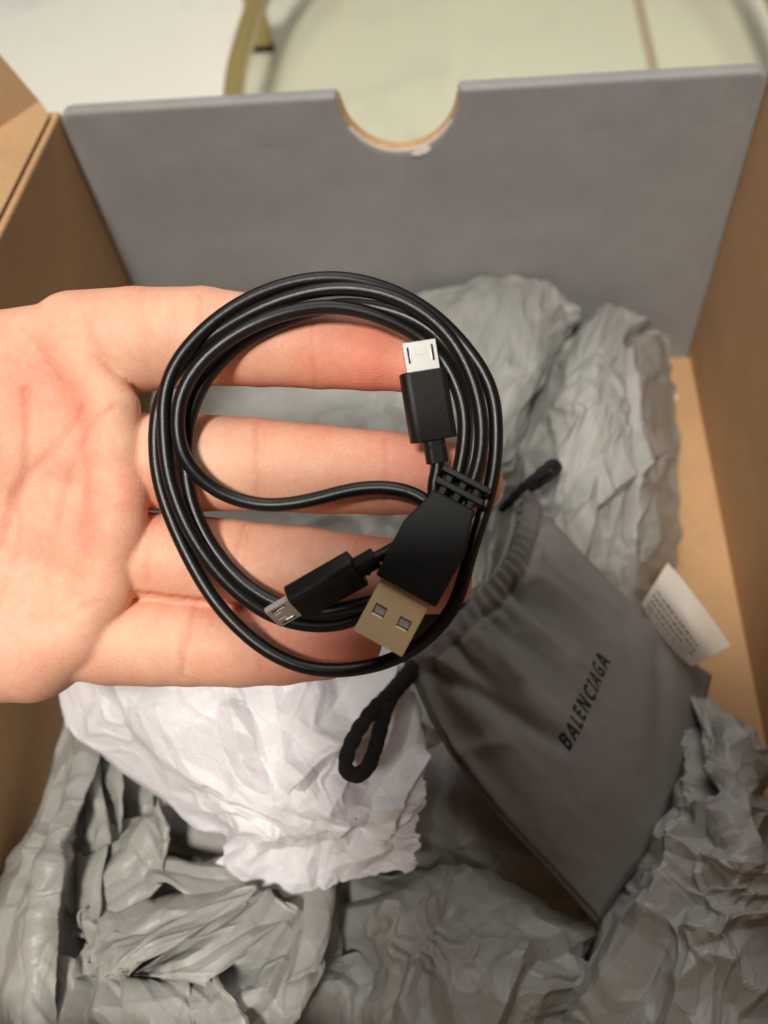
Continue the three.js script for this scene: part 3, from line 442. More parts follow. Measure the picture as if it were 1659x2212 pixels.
// ---------------------------------------------------------------- the coiled cable
const cable = thing('charging_cable', 'coiled black USB cable with three metal plugs resting on the hand', 'cable', H(700, 1050, 100));
{
  const base = cable.position, Z0 = 98, ZL = 27;
  const z1 = (x, y, l) => [302.4 + 0.2441 * x, 567 + 0.2441 * y, l], z2 = (x, y, l) => [702 + 0.2441 * x, 567 + 0.2441 * y, l], z3 = (x, y, l) => [302.4 + 0.2441 * x, 972 + 0.2441 * y, l], z4 = (x, y, l) => [702 + 0.2441 * x, 972 + 0.2441 * y, l];
  const pt = ([x, y, l]) => H(x, y, Z0 + l * ZL).sub(base);
  const tube = (pts, r, name, parent = cable) => {
    let c = new THREE.CatmullRomCurve3(pts.map(pt), false, 'centripetal'), L = c.getLength();
    if (pts.length > 20) {                                 // stiff cord: no sharp bends
      const n = Math.round(L / 0.0012); let q = c.getSpacedPoints(n);
      for (let it = 0; it < 14; it++) q = q.map((p, i) => i && i < n ? p.clone().multiplyScalar(0.5).addScaledVector(q[i - 1], 0.25).addScaledVector(q[i + 1], 0.25) : p);
      c = new THREE.CatmullRomCurve3(q.filter((p, i) => i % 3 === 0 || i === n), false, 'centripetal'); L = c.getLength();
    }
    const g = new THREE.TubeGeometry(c, Math.round(L / 0.0009), r * S, 24), uv = g.attributes.uv; for (let i = 0; i < uv.count; i++) uv.setXY(i, uv.getX(i) * L / 0.02, uv.getY(i) / 2);
    return mesh(name, g, M.cord, parent);
  };
  tube([z4(1010, 560, 1.5), z4(900, 430, 1.2), z4(780, 375, 1.1), z4(600, 330, 1.0), z4(400, 330, 0.9), z4(200, 355, 0.7), z3(1659, 410, 0.6), z3(1350, 480, 0.4), z3(1150, 495, 0.3), z3(1000, 485, 0.3), z3(850, 440, 0.4), z3(680, 370, 0.6), z3(540, 270, 0.9), z3(430, 140, 1.2), z3(350, 20, 1.4),
    z1(330, 1460, 1.5), z1(325, 1330, 1.5), z1(355, 1180, 1.6), z1(420, 1040, 1.65), z1(520, 900, 1.7), z1(650, 770, 1.8), z1(820, 650, 1.8), z1(1000, 550, 1.8), z1(1200, 470, 1.7), z1(1450, 410, 1.5), z2(0, 385, 1.3), z2(200, 400, 1.15), z2(400, 445, 1.0), z2(600, 525, 0.8), z2(750, 600, 0.6), z2(900, 690, 0.35),
    z2(1060, 880, 0.2), z2(1160, 1070, 0.3), z2(1222, 1250, 0.4), z2(1243, 1400, 0.45), z2(1238, 1550, 0.5), z4(1225, 0, 0.5), z4(1195, 150, 0.5), z4(1120, 420, 0.3), z4(980, 720, 0.1), z4(780, 1060, 0), z4(500, 1370, 0), z4(200, 1530, 0), z4(0, 1560, 0.1),
    z3(1450, 1552, 0.3), z3(1300, 1518, 0.4), z3(1150, 1462, 0.5), z3(1000, 1375, 0.7), z3(850, 1250, 0.8), z3(700, 1100, 0.9), z3(570, 930, 1.0), z3(460, 760, 1.05), z3(380, 600, 1.1), z3(310, 420, 1.1), z3(258, 250, 1.1), z3(230, 100, 1.1),
    z1(216, 1550, 1.1), z1(208, 1400, 1.1), z1(205, 1250, 1.1), z1(226, 1100, 1.1), z1(290, 930, 1.1), z1(400, 770, 1.0), z1(560, 600, 0.9), z1(750, 445, 0.8), z1(950, 325, 0.7), z1(1170, 230, 0.6), z1(1400, 165, 0.5), z2(0, 135, 0.5), z2(150, 138, 0.4), z2(350, 170, 0.3), z2(600, 250, 0.0), z2(800, 350, -0.1), z2(1000, 490, -0.2), z2(1180, 670, -0.2),
    z2(1330, 860, -0.1), z2(1425, 1000, 0), z2(1490, 1180, 0.1), z2(1515, 1350, 0.2), z2(1515, 1550, 0.2), z4(1515, 0, 0.2), z4(1500, 170, 0.2), z4(1470, 320, 0.1), z4(1420, 500, 0.1), z4(1345, 740, 0.1), z4(1262, 980, 0.1), z4(1230, 1150, 0.3), z4(1185, 1300, 0.4), z4(1100, 1460, 0.5), z4(980, 1600, 0.6), z4(800, 1755, 0.7), z4(600, 1860, 0.8), z4(400, 1920, 0.8), z4(200, 1950, 0.8), z4(0, 1955, 0.9),
    z3(1450, 1930, 1.0), z3(1250, 1850, 1.0), z3(1050, 1730, 0.9), z3(900, 1600, 0.8), z3(760, 1460, 0.7), z3(640, 1310, 0.6), z3(540, 1150, 0.5), z3(430, 950, 0.4), z3(330, 740, 0.2), z3(260, 570, 0.1), z3(200, 400, 0.05), z3(160, 250, 0.0), z3(138, 100, 0), z1(132, 1550, 0), z1(138, 1400, 0), z1(190, 1170, 0), z1(300, 975, 0), z1(430, 815, 0), z1(560, 705, 0.1), z1(720, 598, 0.3), z1(850, 515, 0.5), z1(1000, 435, 0.7), z1(1200, 345, 0.9), z1(1450, 270, 1.1),
    z2(0, 232, 1.3), z2(200, 225, 1.45), z2(400, 248, 1.5), z2(600, 300, 1.55), z2(750, 370, 1.55), z2(900, 462, 1.55), z2(1030, 572, 1.5), z2(1150, 720, 1.5), z2(1240, 880, 1.5), z2(1310, 1040, 1.45), z2(1355, 1200, 1.4), z2(1388, 1400, 1.35), z2(1390, 1550, 1.3), z4(1388, 0, 1.25), z4(1350, 170, 1.2), z4(1270, 380, 1.0), z4(1140, 640, 1.0), z4(980, 900, 1.0), z4(780, 1180, 1.0), z4(500, 1320, 1.0), z4(200, 1392, 1.0), z4(0, 1440, 1.0),
    z3(1480, 1440, 0.95), z3(1250, 1380, 0.9), z3(1100, 1310, 0.8), z3(960, 1215, 0.5), z3(820, 1090, 0.3), z3(680, 920, 0.1), z3(560, 730, 0), z3(480, 540, 0), z3(425, 350, 0), z3(400, 150, 0), z1(412, 1600, 0.0), z1(420, 1450, 0.0), z1(445, 1320, 0.0), z1(500, 1180, 0.0), z1(580, 1020, 0.0), z1(700, 880, 0.0), z1(850, 740, 0.0), z1(1050, 620, 0.0), z1(1250, 530, 0.0), z1(1450, 455, 0.05),
    z2(0, 385, 0.1), z2(300, 375, 0.1), z2(600, 430, 0.15), z2(800, 512, 0.3), z2(950, 600, 0.45), z2(1070, 720, 0.5), z2(1170, 850, 0.5), z2(1250, 1000, 0.45), z2(1310, 1180, 0.4), z2(1335, 1400, 0.3), z2(1325, 1600, 0.3), z4(1300, 120, 0.2), z4(1240, 340, 0.2)], 14.6, 'cord');
  // a plug's own frame: x across, y from its mouth back to the cord, z out of the flat face
  const frame = (name, mx, my, bx, by, zm, zb, roll) => {
    const m = H(mx, my, zm), b = H(bx, by, zb), y = b.clone().sub(m).normalize(), x = y.clone().cross(AZ).normalize(), z = x.clone().cross(y).normalize();
    const g = new THREE.Group(); g.name = name; cable.add(g); g.position.copy(m).sub(base); g.quaternion.setFromRotationMatrix(new THREE.Matrix4().makeBasis(x, y, z)); g.rotateY(roll); g.userData.len = b.distanceTo(m); return g;
  };
  const rr = (w, h, r) => { const s = new THREE.Shape(); s.moveTo(-w / 2 + r, -h / 2); s.lineTo(w / 2 - r, -h / 2); s.absarc(w / 2 - r, -h / 2 + r, r, -Math.PI / 2, 0); s.lineTo(w / 2, h / 2 - r); s.absarc(w / 2 - r, h / 2 - r, r, 0, Math.PI / 2); s.lineTo(-w / 2 + r, h / 2); s.absarc(-w / 2 + r, h / 2 - r, r, Math.PI / 2, Math.PI); s.lineTo(-w / 2, -h / 2 + r); s.absarc(-w / 2 + r, -h / 2 + r, r, Math.PI, Math.PI * 1.5); return s; };
  const along = (shape, len, bev) => { const g = new THREE.ExtrudeGeometry(shape, { depth: len - 2 * bev, bevelEnabled: bev > 0, bevelThickness: bev, bevelSize: bev, bevelOffset: -bev, bevelSegments: 3, curveSegments: 10 }); g.translate(0, 0, bev); g.rotateX(-Math.PI / 2); return toCreasedNormals(g, 0.7); };
  const at = (m, x, y, z) => { m.position.set(x, y, z); return m; };
  const uvM = (g) => { const p = g.attributes.position, uv = g.attributes.uv; for (let i = 0; i < uv.count; i++) uv.setXY(i, p.getX(i) / 0.02, p.getY(i) / 0.02); return g; };
  function microPlug(name, mx, my, bx, by, zm, zb, roll, k, sw, hw, sl, hl, rl) {      // sizes in measured pixels, k scales them to metres
    const g = frame(name, mx, my, bx, by, zm, zb, roll), q = (v) => v * k;
    const shell = mesh('metal_shell', toCreasedNormals((() => {                        // flat face with bevelled shoulders at the back
      const s = new THREE.Shape(), w = q(sw) / 2, h = q(20) / 2; s.moveTo(-w, h); s.lineTo(w, h); s.lineTo(w, -h * 0.2); s.lineTo(w * 0.78, -h); s.lineTo(-w * 0.78, -h); s.lineTo(-w, -h * 0.2); s.closePath();
      const hole = new THREE.Path(), t = q(2.6); hole.moveTo(-w + t, h - t); hole.lineTo(-w + t, -h * 0.1); hole.lineTo(-w * 0.74, -h + t); hole.lineTo(w * 0.74, -h + t); hole.lineTo(w - t, -h * 0.1); hole.lineTo(w - t, h - t); hole.closePath(); s.holes.push(hole);
      const e = new THREE.ExtrudeGeometry(s, { depth: q(sl), bevelEnabled: true, bevelThickness: q(1), bevelSize: q(0.8), bevelOffset: -q(0.8), bevelSegments: 2 }); e.rotateX(-Math.PI / 2); e.scale(1, 1, 1); return e;
    })(), 0.5), M.steel, g);
    shell.scale.z = -1; shell.scale.x = -1;
    at(mesh('insulator', new RoundedBoxGeometry(q(sw * 0.62), q(sl * 0.8), q(6), 2, q(1)), M.black, g), 0, q(sl * 0.55), 0);
    for (const s of [-1, 1]) {                                                        // slots with their sprung hooks, and the two seam slits
      at(mesh('hook_slot', new RoundedBoxGeometry(q(4.5), q(34), q(2.5), 2, q(1)), M.black, shell), s * q(sw * 0.37), q(26), -q(9.6));
      at(mesh('hook', new RoundedBoxGeometry(q(3.4), q(20), q(3), 2, q(1.2)), M.steel, shell), s * q(sw * 0.37 - 3.6), q(30), -q(10));
      at(mesh('seam_slit', new RoundedBoxGeometry(q(2.4), q(17), q(2), 2, q(0.8)), M.insulator, shell), s * q(sw * 0.15), q(18), -q(9.7));
    }
    at(mesh('seam_slit', new RoundedBoxGeometry(q(14), q(2), q(2), 2, q(0.8)), M.insulator, shell), 0, q(27), -q(9.7));
    const body = at(mesh('housing', uvM(along(rr(q(hw), q(52), q(18)), q(hl), q(3))), M.plastic, g), 0, q(sl), 0);
    const em = []; const bar = (w, h, x, y) => { const b = new RoundedBoxGeometry(q(w), q(h), q(1.2), 1, q(0.4)); b.translate(q(x), q(y), 0); em.push(b); };
    bar(3, 44, 0, 78); bar(18, 3, 2, 58); bar(3, 12, 10, 64); bar(14, 3, -4, 90); bar(3, 12, -10, 84); bar(8, 6, 0, 102);
    at(mesh('emblem', mergeGeometries(em), M.plastic, body), 0, 0, q(26.2));
    const rel = at(mesh('strain_relief', uvM(along(rr(q(46), q(38), q(14)), q(rl), q(2))), M.plastic, g), 0, q(sl + hl - 1), 0);
    for (const s of [-1, 1]) at(mesh('relief_slot', new RoundedBoxGeometry(q(9), q(8), q(4), 2, q(2)), M.black, rel), s * q(15), q(15), q(17.2));
    return g;
  }
  microPlug('micro_plug', 902.5, 739, 937, 952, 168, 150, -0.16, S * 0.93, 71, 99, 61, 148, 50);
  microPlug('micro_plug', 588, 1332, 776, 1225, 150, 165, 0.85, S * 0.92, 68, 96, 58, 156, 46);
  const c1 = [[945, 990, 1.9], [944, 1015, 1.9], [938, 1045, 1.9], [940, 1080, 2.1], [960, 1120, 2.4]]; tube(c1, 13.6, 'cord');
  const c2 = [[800, 1211, 2.4], [822, 1200, 2.4], [850, 1184, 2.4], [890, 1160, 2.6]]; tube(c2, 12.5, 'cord');
  // the large plug
  const k = S * 0.88, q = (v) => v * k, g = frame('large_plug', 817, 1389, 983, 1080, 196, 176, -0.10);
  const tilt = 1;
  const shell = mesh('metal_shell', new THREE.BufferGeometry(), M.gold, g);
  {
    const w = 120, h = 45, L = 140, t = 4, top = rr(q(w), q(L), q(3)), parts = [];
    for (const s of [-1, 1]) { const x = s * 30, y = -6, ho = new THREE.Path(), a = 14, b = 12; ho.moveTo(q(x - a), q(y - b)); ho.lineTo(q(x - a), q(y + b)); ho.lineTo(q(x + a), q(y + b)); ho.lineTo(q(x + a), q(y - b)); ho.closePath(); top.holes.push(ho); }
    const plate = (sh, z) => { const e = new THREE.ExtrudeGeometry(sh, { depth: q(t) - 2 * q(0.8), bevelEnabled: true, bevelThickness: q(0.8), bevelSize: q(0.8), bevelOffset: -q(0.8), bevelSegments: 2 }); e.translate(0, q(L / 2), q(z)); return e; };
    parts.push(plate(top, h / 2 - t + 0.8), plate(rr(q(w), q(L), q(3)), -h / 2 + 0.8));
    for (const s of [-1, 1]) { const b = new RoundedBoxGeometry(q(t), q(L - 1), q(h - 1.2), 2, q(1.2)); b.translate(s * q(w / 2 - t / 2), q(L / 2), 0); parts.push(b); }
    shell.geometry = mergeGeometries(parts.map((p) => { const n = p.index ? p.toNonIndexed() : p; return n; }));
    for (const s of [-1, 1]) { at(mesh('spring_contact', new RoundedBoxGeometry(q(25), q(19), q(3), 2, q(1.4)), M.steel, shell), s * q(30), q(L / 2 - 4), q(h / 2 - 7)); at(mesh('hole_lip', new RoundedBoxGeometry(q(26), q(3), q(2.4), 2, q(1)), M.steel, shell), s * q(30), q(L / 2 - 17.5), q(h / 2 - 2.5)); }
    at(mesh('insulator', new RoundedBoxGeometry(q(w - 12), q(L - 14), q(18), 2, q(2)), M.black, shell), 0, q(L / 2), -q(9));
    const sc = new RoundedBoxGeometry(q(7), q(5), q(1), 2, q(0.4)); at(mesh('latch_dimple', sc, M.gold, shell), 0, q(L - 34), q(h / 2 - 0.4));
  }
  {
    const o = new THREE.Shape(), b = [[-74, 128], [74, 128], [76, 262], [54, 334], [54, 352], [-54, 352], [-54, 334], [-76, 262]];
    const n = b.length; b.forEach(([x, y], i) => { const [px, py] = b[(i + n - 1) % n], [nx, ny] = b[(i + 1) % n], l0 = Math.hypot(px - x, py - y), l1 = Math.hypot(nx - x, ny - y), r = Math.min(8, l0 / 2.2, l1 / 2.2); const A = [x + (px - x) / l0 * r, y + (py - y) / l0 * r], B = [x + (nx - x) / l1 * r, y + (ny - y) / l1 * r]; i ? o.lineTo(q(A[0]), q(A[1])) : o.moveTo(q(A[0]), q(A[1])); o.quadraticCurveTo(q(x), q(y), q(B[0]), q(B[1])); });
    const e = new THREE.ExtrudeGeometry(o, { depth: q(82 - 14), bevelEnabled: true, bevelThickness: q(7), bevelSize: q(10), bevelOffset: -q(10), bevelSegments: 4, curveSegments: 6 }); e.translate(0, 0, -q(41 - 7));
    mesh('housing', uvM(toCreasedNormals(e, 0.6)), M.plastic, g);
    for (let i = 0; i < 2; i++) at(mesh('strain_rib', uvM(new RoundedBoxGeometry(q(118 - i * 2), q(15), q(62 - i * 6), 3, q(3.5))), M.plastic, g), 0, q(376 + i * 30), -q(2));
    for (const x of [-34, 0, 34]) at(mesh('rib_link', uvM(new RoundedBoxGeometry(q(20), q(58), q(40), 3, q(5))), M.plastic, g), q(x), q(372), -q(4));
  }
}

// ---------------------------------------------------------------- the hand
// naive surface nets on an uneven grid
function surfaceNets(f0, xs, ys, zs) {
  const nx = xs.length, ny = ys.length, nz = zs.length, F = new Float32Array(nx * ny * nz), id = (i, j, k) => (k * ny + j) * nx + i;
  for (let k = 0; k < nz; k += 1) for (let j = 0; j < ny; j++) for (let i = 0; i < nx; i++) F[id(i, j, k)] = f0(xs[i], ys[j], zs[k]);
  const vid = new Int32Array(nx * ny * nz).fill(-1), vp = [], idx = [];
  const corners = [[0, 0, 0], [1, 0, 0], [0, 1, 0], [1, 1, 0], [0, 0, 1], [1, 0, 1], [0, 1, 1], [1, 1, 1]], edges = [[0, 1], [2, 3], [4, 5], [6, 7], [0, 2], [1, 3], [4, 6], [5, 7], [0, 4], [1, 5], [2, 6], [3, 7]];
  for (let k = 0; k < nz - 1; k++) for (let j = 0; j < ny - 1; j++) for (let i = 0; i < nx - 1; i++) {
    let neg = 0; const v = corners.map(([a, b, c]) => { const f = F[id(i + a, j + b, k + c)]; if (f < 0) neg++; return f; }); if (!neg || neg === 8) continue;
    let sx = 0, sy = 0, sz = 0, n = 0; for (const [a, b] of edges) if ((v[a] < 0) !== (v[b] < 0)) { const t = v[a] / (v[a] - v[b]), A = corners[a], B = corners[b]; sx += xs[i + A[0]] + (xs[i + B[0]] - xs[i + A[0]]) * t; sy += ys[j + A[1]] + (ys[j + B[1]] - ys[j + A[1]]) * t; sz += zs[k + A[2]] + (zs[k + B[2]] - zs[k + A[2]]) * t; n++; }
    vid[id(i, j, k)] = vp.length; vp.push([sx / n, sy / n, sz / n]);
  }
  const quad = (a, b, c, d, flip) => { if (a < 0 || b < 0 || c < 0 || d < 0) return; flip ? idx.push(a, b, c, a, c, d) : idx.push(a, c, b, a, d, c); };
  for (let k = 1; k < nz - 1; k++) for (let j = 1; j < ny - 1; j++) for (let i = 1; i < nx - 1; i++) {
    const f = F[id(i, j, k)] < 0;
    if (f !== F[id(i + 1, j, k)] < 0) quad(vid[id(i, j - 1, k - 1)], vid[id(i, j, k - 1)], vid[id(i, j, k)], vid[id(i, j - 1, k)], f);
    if (f !== F[id(i, j + 1, k)] < 0) quad(vid[id(i - 1, j, k - 1)], vid[id(i - 1, j, k)], vid[id(i, j, k)], vid[id(i, j, k - 1)], f);
    if (f !== F[id(i, j, k + 1)] < 0) quad(vid[id(i - 1, j - 1, k)], vid[id(i, j - 1, k)], vid[id(i, j, k)], vid[id(i - 1, j, k)], f);
  }
  return [vp, idx];
}
const seg = (x, y, z, a, b) => { const dx = b[0] - a[0], dy = b[1] - a[1], dz = b[2] - a[2], px = x - a[0], py = y - a[1], pz = z - a[2], t = clamp((px * dx + py * dy + pz * dz) / (dx * dx + dy * dy + dz * dz)); return Math.hypot(px - dx * t, py - dy * t, pz - dz * t) - (a[3] + (b[3] - a[3]) * t); };
const smin = (a, b, k) => { const h = Math.max(k - Math.abs(a - b), 0) / k; return Math.min(a, b) - h * h * k * 0.25; };
const chain = (c, x, y, z, k) => { let d = 1e9; for (let i = 0; i + 1 < c.length; i++) d = i ? smin(d, seg(x, y, z, c[i], c[i + 1]), k) : seg(x, y, z, c[i], c[i + 1]); return d; };
let skin;
{
  const K = (z) => 1 - z * S / HD;
  const J = (x, y, z, r) => [(x - PXW / 2) * K(z), -(y - PXH / 2) * K(z), z, r];         // joint in the hand's own frame (measured pixels)
  const chains = [
    [J(170, 738, -8, 108), J(300, 734, -10, 112), J(440, 727, -16, 105), J(560, 737, -14, 98), J(690, 752, -6, 87), J(800, 770, 4, 74), J(866, 786, 10, 60)],
    [J(180, 985, -20, 100), J(300, 996, -22, 104), J(420, 1000, -24, 106), J(550, 1003, -24, 101), J(700, 1014, -18, 96), J(830, 1022, -8, 90), J(940, 1030, 0, 83), J(1008, 1040, 4, 78)],
    [J(180, 1185, -20, 92), J(300, 1200, -20, 92), J(400, 1206, -22, 96), J(512, 1217, -22, 94), J(660, 1229, -16, 91), J(780, 1240, -6, 84), J(880, 1247, 0, 80), J(944, 1250, 2, 76)],
    [J(120, 1378, -16, 86), J(240, 1383, -18, 96), J(340, 1386, -20, 96), J(410, 1390, -20, 92), J(520, 1396, -16, 87), J(610, 1398, -10, 81), J(700, 1396, -4, 71), J(765, 1388, 0, 60)],
  ];
  const palm = [
    [J(200, 740, -14, 104), J(-120, 800, -24, 118), J(-460, 930, -40, 120)], [J(170, 950, -18, 106), J(-150, 960, -30, 116), J(-460, 1010, -40, 120)],
    [J(170, 1150, -18, 106), J(-150, 1120, -30, 116), J(-460, 1080, -40, 118)], [J(100, 1340, -20, 112), J(-150, 1280, -24, 122), J(-460, 1150, -40, 118)],
    [J(60, 1400, -16, 112), J(-60, 1395, -14, 118), J(-260, 1280, -20, 122)], [J(-60, 960, 6, 104), J(-200, 1000, 14, 120), J(-400, 1040, -10, 125)],
    [J(-460, 1040, -45, 150), J(-760, 1080, -55, 165), J(-1100, 1120, -60, 185)],
  ];
  const pads = [[J(190, 790, 46, 58), J(238, 880, 50, 52), J(246, 970, 52, 54), J(258, 1060, 52, 52), J(248, 1140, 52, 54), J(222, 1270, 48, 54), J(160, 1370, 42, 64), J(60, 1420, 20, 86)]];
  const thumb = [[J(-380, 960, 0, 110), J(-330, 700, 20, 105), J(-250, 480, 40, 96), J(-190, 300, 55, 88), J(-150, 150, 60, 76)]];
  const px2 = (l) => l.map(([x, y]) => [(x - PXW / 2) * K(85), -(y - PXH / 2) * K(85)]);
  // skin creases on the palm side: [line, depth, width]
  const creases = [
    [px2([[428, 634], [434, 690], [436, 760], [430, 820]]), 2.6, 6], [px2([[450, 660], [452, 720], [448, 790]]), 1.4, 5], [px2([[676, 680], [672, 740], [676, 820]]), 2.0, 6],
    [px2([[546, 905], [552, 960], [554, 1030], [548, 1095]]), 2.8, 7], [px2([[566, 930], [568, 1000], [566, 1060]]), 1.4, 5], [px2([[832, 945], [834, 1010], [830, 1090]]), 2.0, 6],
    [px2([[516, 1135], [510, 1180], [504, 1230], [506, 1290]]), 2.6, 6], [px2([[528, 1150], [524, 1215], [526, 1270]]), 1.4, 5], [px2([[320, 1130], [314, 1190], [312, 1260]]), 2.0, 6], [px2([[770, 1170], [768, 1240], [764, 1300]]), 1.8, 6],
    [px2([[410, 1320], [404, 1365], [396, 1410], [384, 1468]]), 2.8, 7], [px2([[394, 1340], [386, 1400], [388, 1450]]), 1.4, 5], [px2([[570, 1340], [566, 1400], [560, 1450]]), 1.6, 6],
    [px2([[51, 841], [60, 920], [56, 1004], [28, 1073], [0, 1166], [-60, 1260]]), 4.0, 9], [px2([[180, 880], [116, 967], [70, 1013], [30, 1070]]), 2.6, 8], [px2([[250, 884], [195, 930], [167, 971], [144, 1022], [120, 1120]]), 2.6, 8],
    [px2([[284, 1284], [340, 1291], [400, 1299], [460, 1306], [520, 1313], [580, 1319], [640, 1325]]), 8, 5], [px2([[196, 700], [213, 763], [250, 818], [287, 842]]), 2.6, 9], [px2([[20, 1060], [40, 1120], [30, 1220], [0, 1320]]), 1.8, 8], [px2([[40, 700], [90, 760], [130, 830]]), 1.2, 7], [px2([[120, 1130], [100, 1220], [110, 1300]]), 1.0, 8], [px2([[80, 1330], [150, 1330], [210, 1300]]), 1.2, 8], [px2([[300, 650], [330, 700], [318, 790]]), 0.8, 6],
  ];
  const lineD = (l, x, y) => { let b = 1e9; for (let i = 0; i + 1 < l.length; i++) { const [ax, ay] = l[i], dx = l[i + 1][0] - ax, dy = l[i + 1][1] - ay, t = clamp(((x - ax) * dx + (y - ay) * dy) / (dx * dx + dy * dy)), d = (x - ax - dx * t) ** 2 + (y - ay - dy * t) ** 2; if (d < b) b = d; } return Math.sqrt(b); };
  const boxes = creases.map(([l, , w]) => { const xs = l.map((p) => p[0]), ys = l.map((p) => p[1]); return [Math.min(...xs) - w * 3, Math.max(...xs) + w * 3, Math.min(...ys) - w * 3, Math.max(...ys) + w * 3]; });
  const crease = (x, y) => { let s = 0; for (let i = 0; i < creases.length; i++) { const b = boxes[i]; if (x < b[0] || x > b[1] || y < b[2] || y > b[3]) continue; const [l, a, w] = creases[i], d = lineD(l, x + 2.5 * (vnoise(x / 14, y / 14, 7) - 0.5), y) / w; s += a * Math.exp(-d * d); } return s; };
  const coarse = (x, y, z) => {
    let p = 1e9; for (const c of palm) { const d = chain(c, x, y, z, 60); p = p > 1e8 ? d : smin(p, d, 130); }
    p += 8;
    p = smin(p, chain(pads[0], x, y, z, 40), 34);
    p = smin(p, chain(thumb[0], x, y, z, 50), 60);
    let f = 1e9; for (const c of chains) { const d = chain(c, x, y, z, 7); f = f > 1e8 ? d : smin(f, d, 13); }
    return smin(p, f, 9);
  };
  const sdf = (x, y, z) => coarse(x, y, z) + (z > 0 ? 0.85 * crease(x, y) : 0) + 2.4 * (fbm(x / 70 + 20, y / 70 + 20, 21, 3) - 0.5);
  const xs = [], ys = [], zs = []; for (let x = -1900; x < -960; x += 24) xs.push(x); for (let x = -960; x < 290; x += 6) xs.push(x); for (let y = -460; y < 500; y += 6) ys.push(y); for (let y = 500; y < 1080; y += 16) ys.push(y); for (let z = -270; z < 60; z += 12) zs.push(z); for (let z = 60; z < 170; z += 6) zs.push(z);
  const [vp, idx] = surfaceNets(coarse, xs, ys, zs);
  const pos = new Float32Array(vp.length * 3), nor = new Float32Array(vp.length * 3), uv = new Float32Array(vp.length * 2);
  vp.forEach((p, q) => {
    let [x, y, z] = p, gx, gy, gz; const e = 1.5;
    for (let it = 0; it < 3; it++) { const f = sdf(x, y, z); gx = (sdf(x + e, y, z) - sdf(x - e, y, z)) / (2 * e); gy = (sdf(x, y + e, z) - sdf(x, y - e, z)) / (2 * e); gz = (sdf(x, y, z + e) - sdf(x, y, z - e)) / (2 * e); const l = gx * gx + gy * gy + gz * gz + 1e-9; if (it < 2) { const m = clamp(f / l, -8, 8); x -= gx * m; y -= gy * m; z -= gz * m; } }
    const l = Math.hypot(gx, gy, gz); pos.set([x * S, y * S, z * S], q * 3); nor.set([gx / l, gy / l, gz / l], q * 3); uv.set([(x + 1000) / 1400, (y + 520) / 1100], q * 2);
  });
  const g = new THREE.BufferGeometry(); g.setAttribute('position', new THREE.BufferAttribute(pos, 3)); g.setAttribute('uv', new THREE.BufferAttribute(uv, 2)); g.setIndex(idx); g.computeVertexNormals();
  // skin: colour varies with blood and with the creases; relief is the fine ridges
  const blobs = [[760, 755, 150, 0.9], [840, 800, 90, 0.5], [930, 1030, 130, 0.6], [900, 1240, 120, 0.5], [740, 1392, 110, 0.9], [110, 850, 90, 0.5], [180, 890, 60, 0.35], [200, 1130, 90, 0.35], [40, 1100, 120, 0.25], [-20, 760, 90, 0.3], [620, 1420, 120, 0.35], [300, 1060, 60, 0.4]].map(([x, y, r, a]) => [(x - PXW / 2) * K(85), -(y - PXH / 2) * K(85), r, a]);
  const toXY = (u, v) => [u * 1400 - 1000, v * 1100 - 520];
  const map = dataTex(1024, 1024, (u, v) => {
    const [x, y] = toXY(u, v); const rx = x * 0.8 - y * 0.6 + 30 * fbm(x / 60, y / 60, 32, 2), ry = x * 0.6 + y * 0.8 + 30 * fbm(x / 60, y / 60, 33, 2); let red = 0.75 * (fbm(rx / 75 + 9, ry / 75 + 9, 31, 5) - 0.42) + 0.45 * (fbm(rx / 16 + 9, ry / 16, 35, 3) - 0.5); for (const [bx, by, r, a] of blobs) red += a * Math.exp(-((x - bx) ** 2 + (y - by) ** 2) / (r * r));
    const c = crease(x, y); red = clamp(0.85 * red + 0.07 * c, -0.2, 1.25); const f = 1 + 0.05 * (vnoise(x / 3, y / 3, 37) - 0.5) - 0.012 * c;
    return [clamp((0.915 - 0.03 * red) * f), clamp((0.700 - 0.150 * red) * f), clamp((0.590 - 0.130 * red) * f)];
  }, true, false);
  const cores = [[790, 775], [935, 1035], [880, 1250], [720, 1390]].map(([x, y]) => [(x - PXW / 2) * K(85), -(y - PXH / 2) * K(85)]);
  const relief = dataTex(2048, 2048, (u, v) => {
    const [x, y] = toXY(u, v); let ph, am = 1; const wob = 14 * (fbm(x / 60 + 5, y / 60 + 5, 44, 3) - 0.5);
    let core = null; for (const c of cores) if (Math.abs(y - c[1]) < 92 && x > c[0] - 130) core = c;
    if (core) ph = Math.hypot((x - core[0]) * 0.8, y - core[1] + 0.25 * Math.abs(x - core[0])) + wob; else if (x > -520) { ph = x + wob * 1.5; am = 0.55; } else { ph = x * 0.35 + y * 0.94 + 3 * wob; am = 0.6; }
    return grey(clamp(0.5 + 0.16 * am * Math.sin(ph * 2 * Math.PI / 5.6) + 0.30 * (fbm(x / 7, y / 7, 46, 3) - 0.5) + 0.18 * (Math.abs(facet(x / 10, y / 10, 48)) - 0.35)));
  }, false, false);
  skin = new THREE.MeshPhysicalMaterial({ map, bumpMap: relief, bumpScale: 0.00009, roughness: 0.56, specularIntensity: 0.65, sheen: 0.25, sheenRoughness: 0.5, sheenColor: new THREE.Color(0.8, 0.35, 0.25) });
  const person = mesh('person', g, skin); person.position.copy(P(PXW / 2, PXH / 2, HD)); person.quaternion.copy(camera.quaternion);
  tag(person, 'bare left hand reaching in, palm up, holding the coiled black cable', 'person');
}

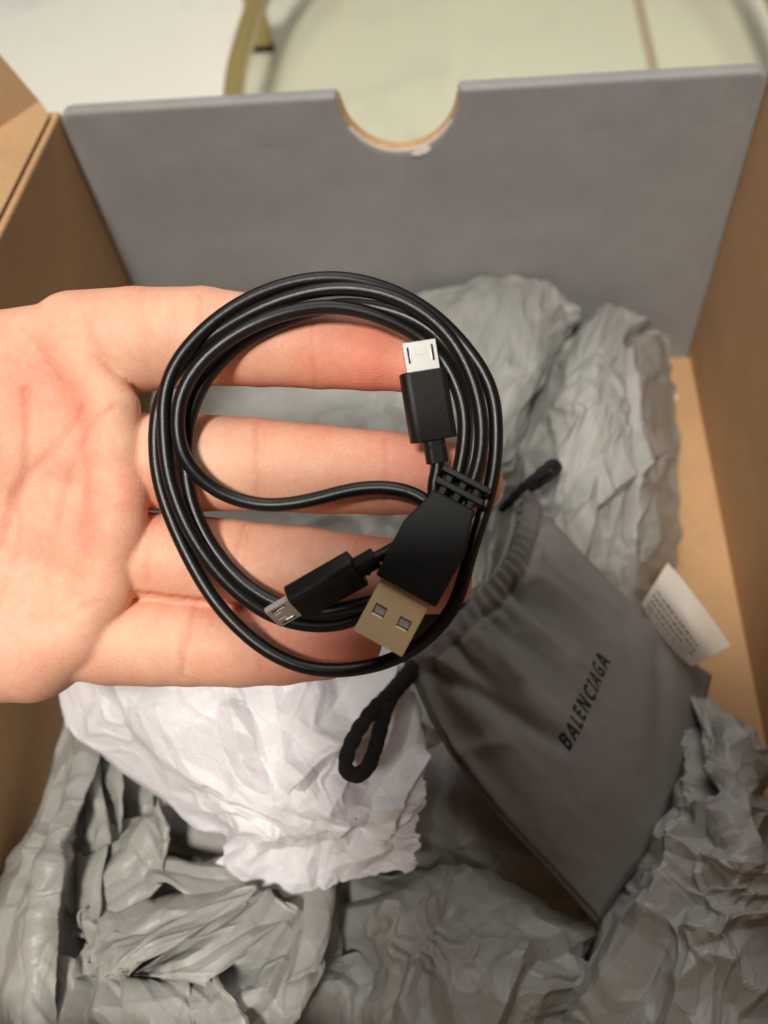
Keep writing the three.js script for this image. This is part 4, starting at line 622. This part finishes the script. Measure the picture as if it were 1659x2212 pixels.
// ---------------------------------------------------------------- the telephone that takes the picture, just behind the lens
{
  const p = new THREE.Group(); p.name = 'phone'; scene.add(p); p.quaternion.copy(camera.quaternion); p.position.copy(camera.position).addScaledVector(AX, -0.018).addScaledVector(AY, -0.055).addScaledVector(AZ, 0.0075);
  tag(p, 'black phone held flat above the open box, out of view', 'phone');
  mesh('body', new RoundedBoxGeometry(0.076, 0.155, 0.008, 4, 0.0038), new THREE.MeshStandardMaterial({ color: 0x101012, roughness: 0.4 }), p);
  const s = mesh('screen', new RoundedBoxGeometry(0.070, 0.149, 0.001, 2, 0.0004), new THREE.MeshStandardMaterial({ color: 0x050506, roughness: 0.15 }), p); s.position.z = 0.0040;
  // the right hand that holds it (millimetres in the phone's frame)
  const fingers = [0, 1, 2, 3].map((i) => [[46, 40 - i * 21, 6, 9.5], [45, 38 - i * 21, -6, 9.5], [40, 37 - i * 21, -10, 8.5]]);
  const rest = [[[62, 42, 10, 15], [76, 0, 14, 20], [90, -60, 22, 23]], [[60, -10, 8, 17], [80, -40, 16, 21], [98, -75, 26, 26]], [[56, 20, 6, 15], [54, -30, 8, 17], [64, -80, 14, 20]], [[72, 0, 16, 16], [50, 20, 20, 12], [28, 34, 16, 10], [14, 40, 14, 9]], [[92, -66, 24, 28], [150, -180, 60, 36], [250, -320, 110, 44], [330, -420, 160, 50]]];
  const f = (x, y, z) => { let d = 1e9; for (const c of rest) d = smin(d, chain(c, x, y, z, 10), 14); for (const c of fingers) d = smin(d, chain(c, x, y, z, 4), 5); return d; };
  const ax = (a, b, n) => Array.from({ length: n + 1 }, (_, i) => a + (b - a) * i / n), [vp, idx] = surfaceNets(f, ax(-10, 400, 90), ax(-490, 76, 135), ax(-40, 230, 70));
  const g = new THREE.BufferGeometry(); g.setAttribute('position', new THREE.BufferAttribute(new Float32Array(vp.flat().map((v) => v / 1000)), 3)); g.setAttribute('uv', new THREE.BufferAttribute(new Float32Array(vp.length * 2).fill(0.5), 2)); g.setIndex(idx); g.computeVertexNormals();
  const h = mesh('person_001', g, skin); h.quaternion.copy(p.quaternion); h.position.copy(p.position); tag(h, 'bare right hand and forearm holding the black phone, out of view', 'person');
}

renderer.render(scene, camera);
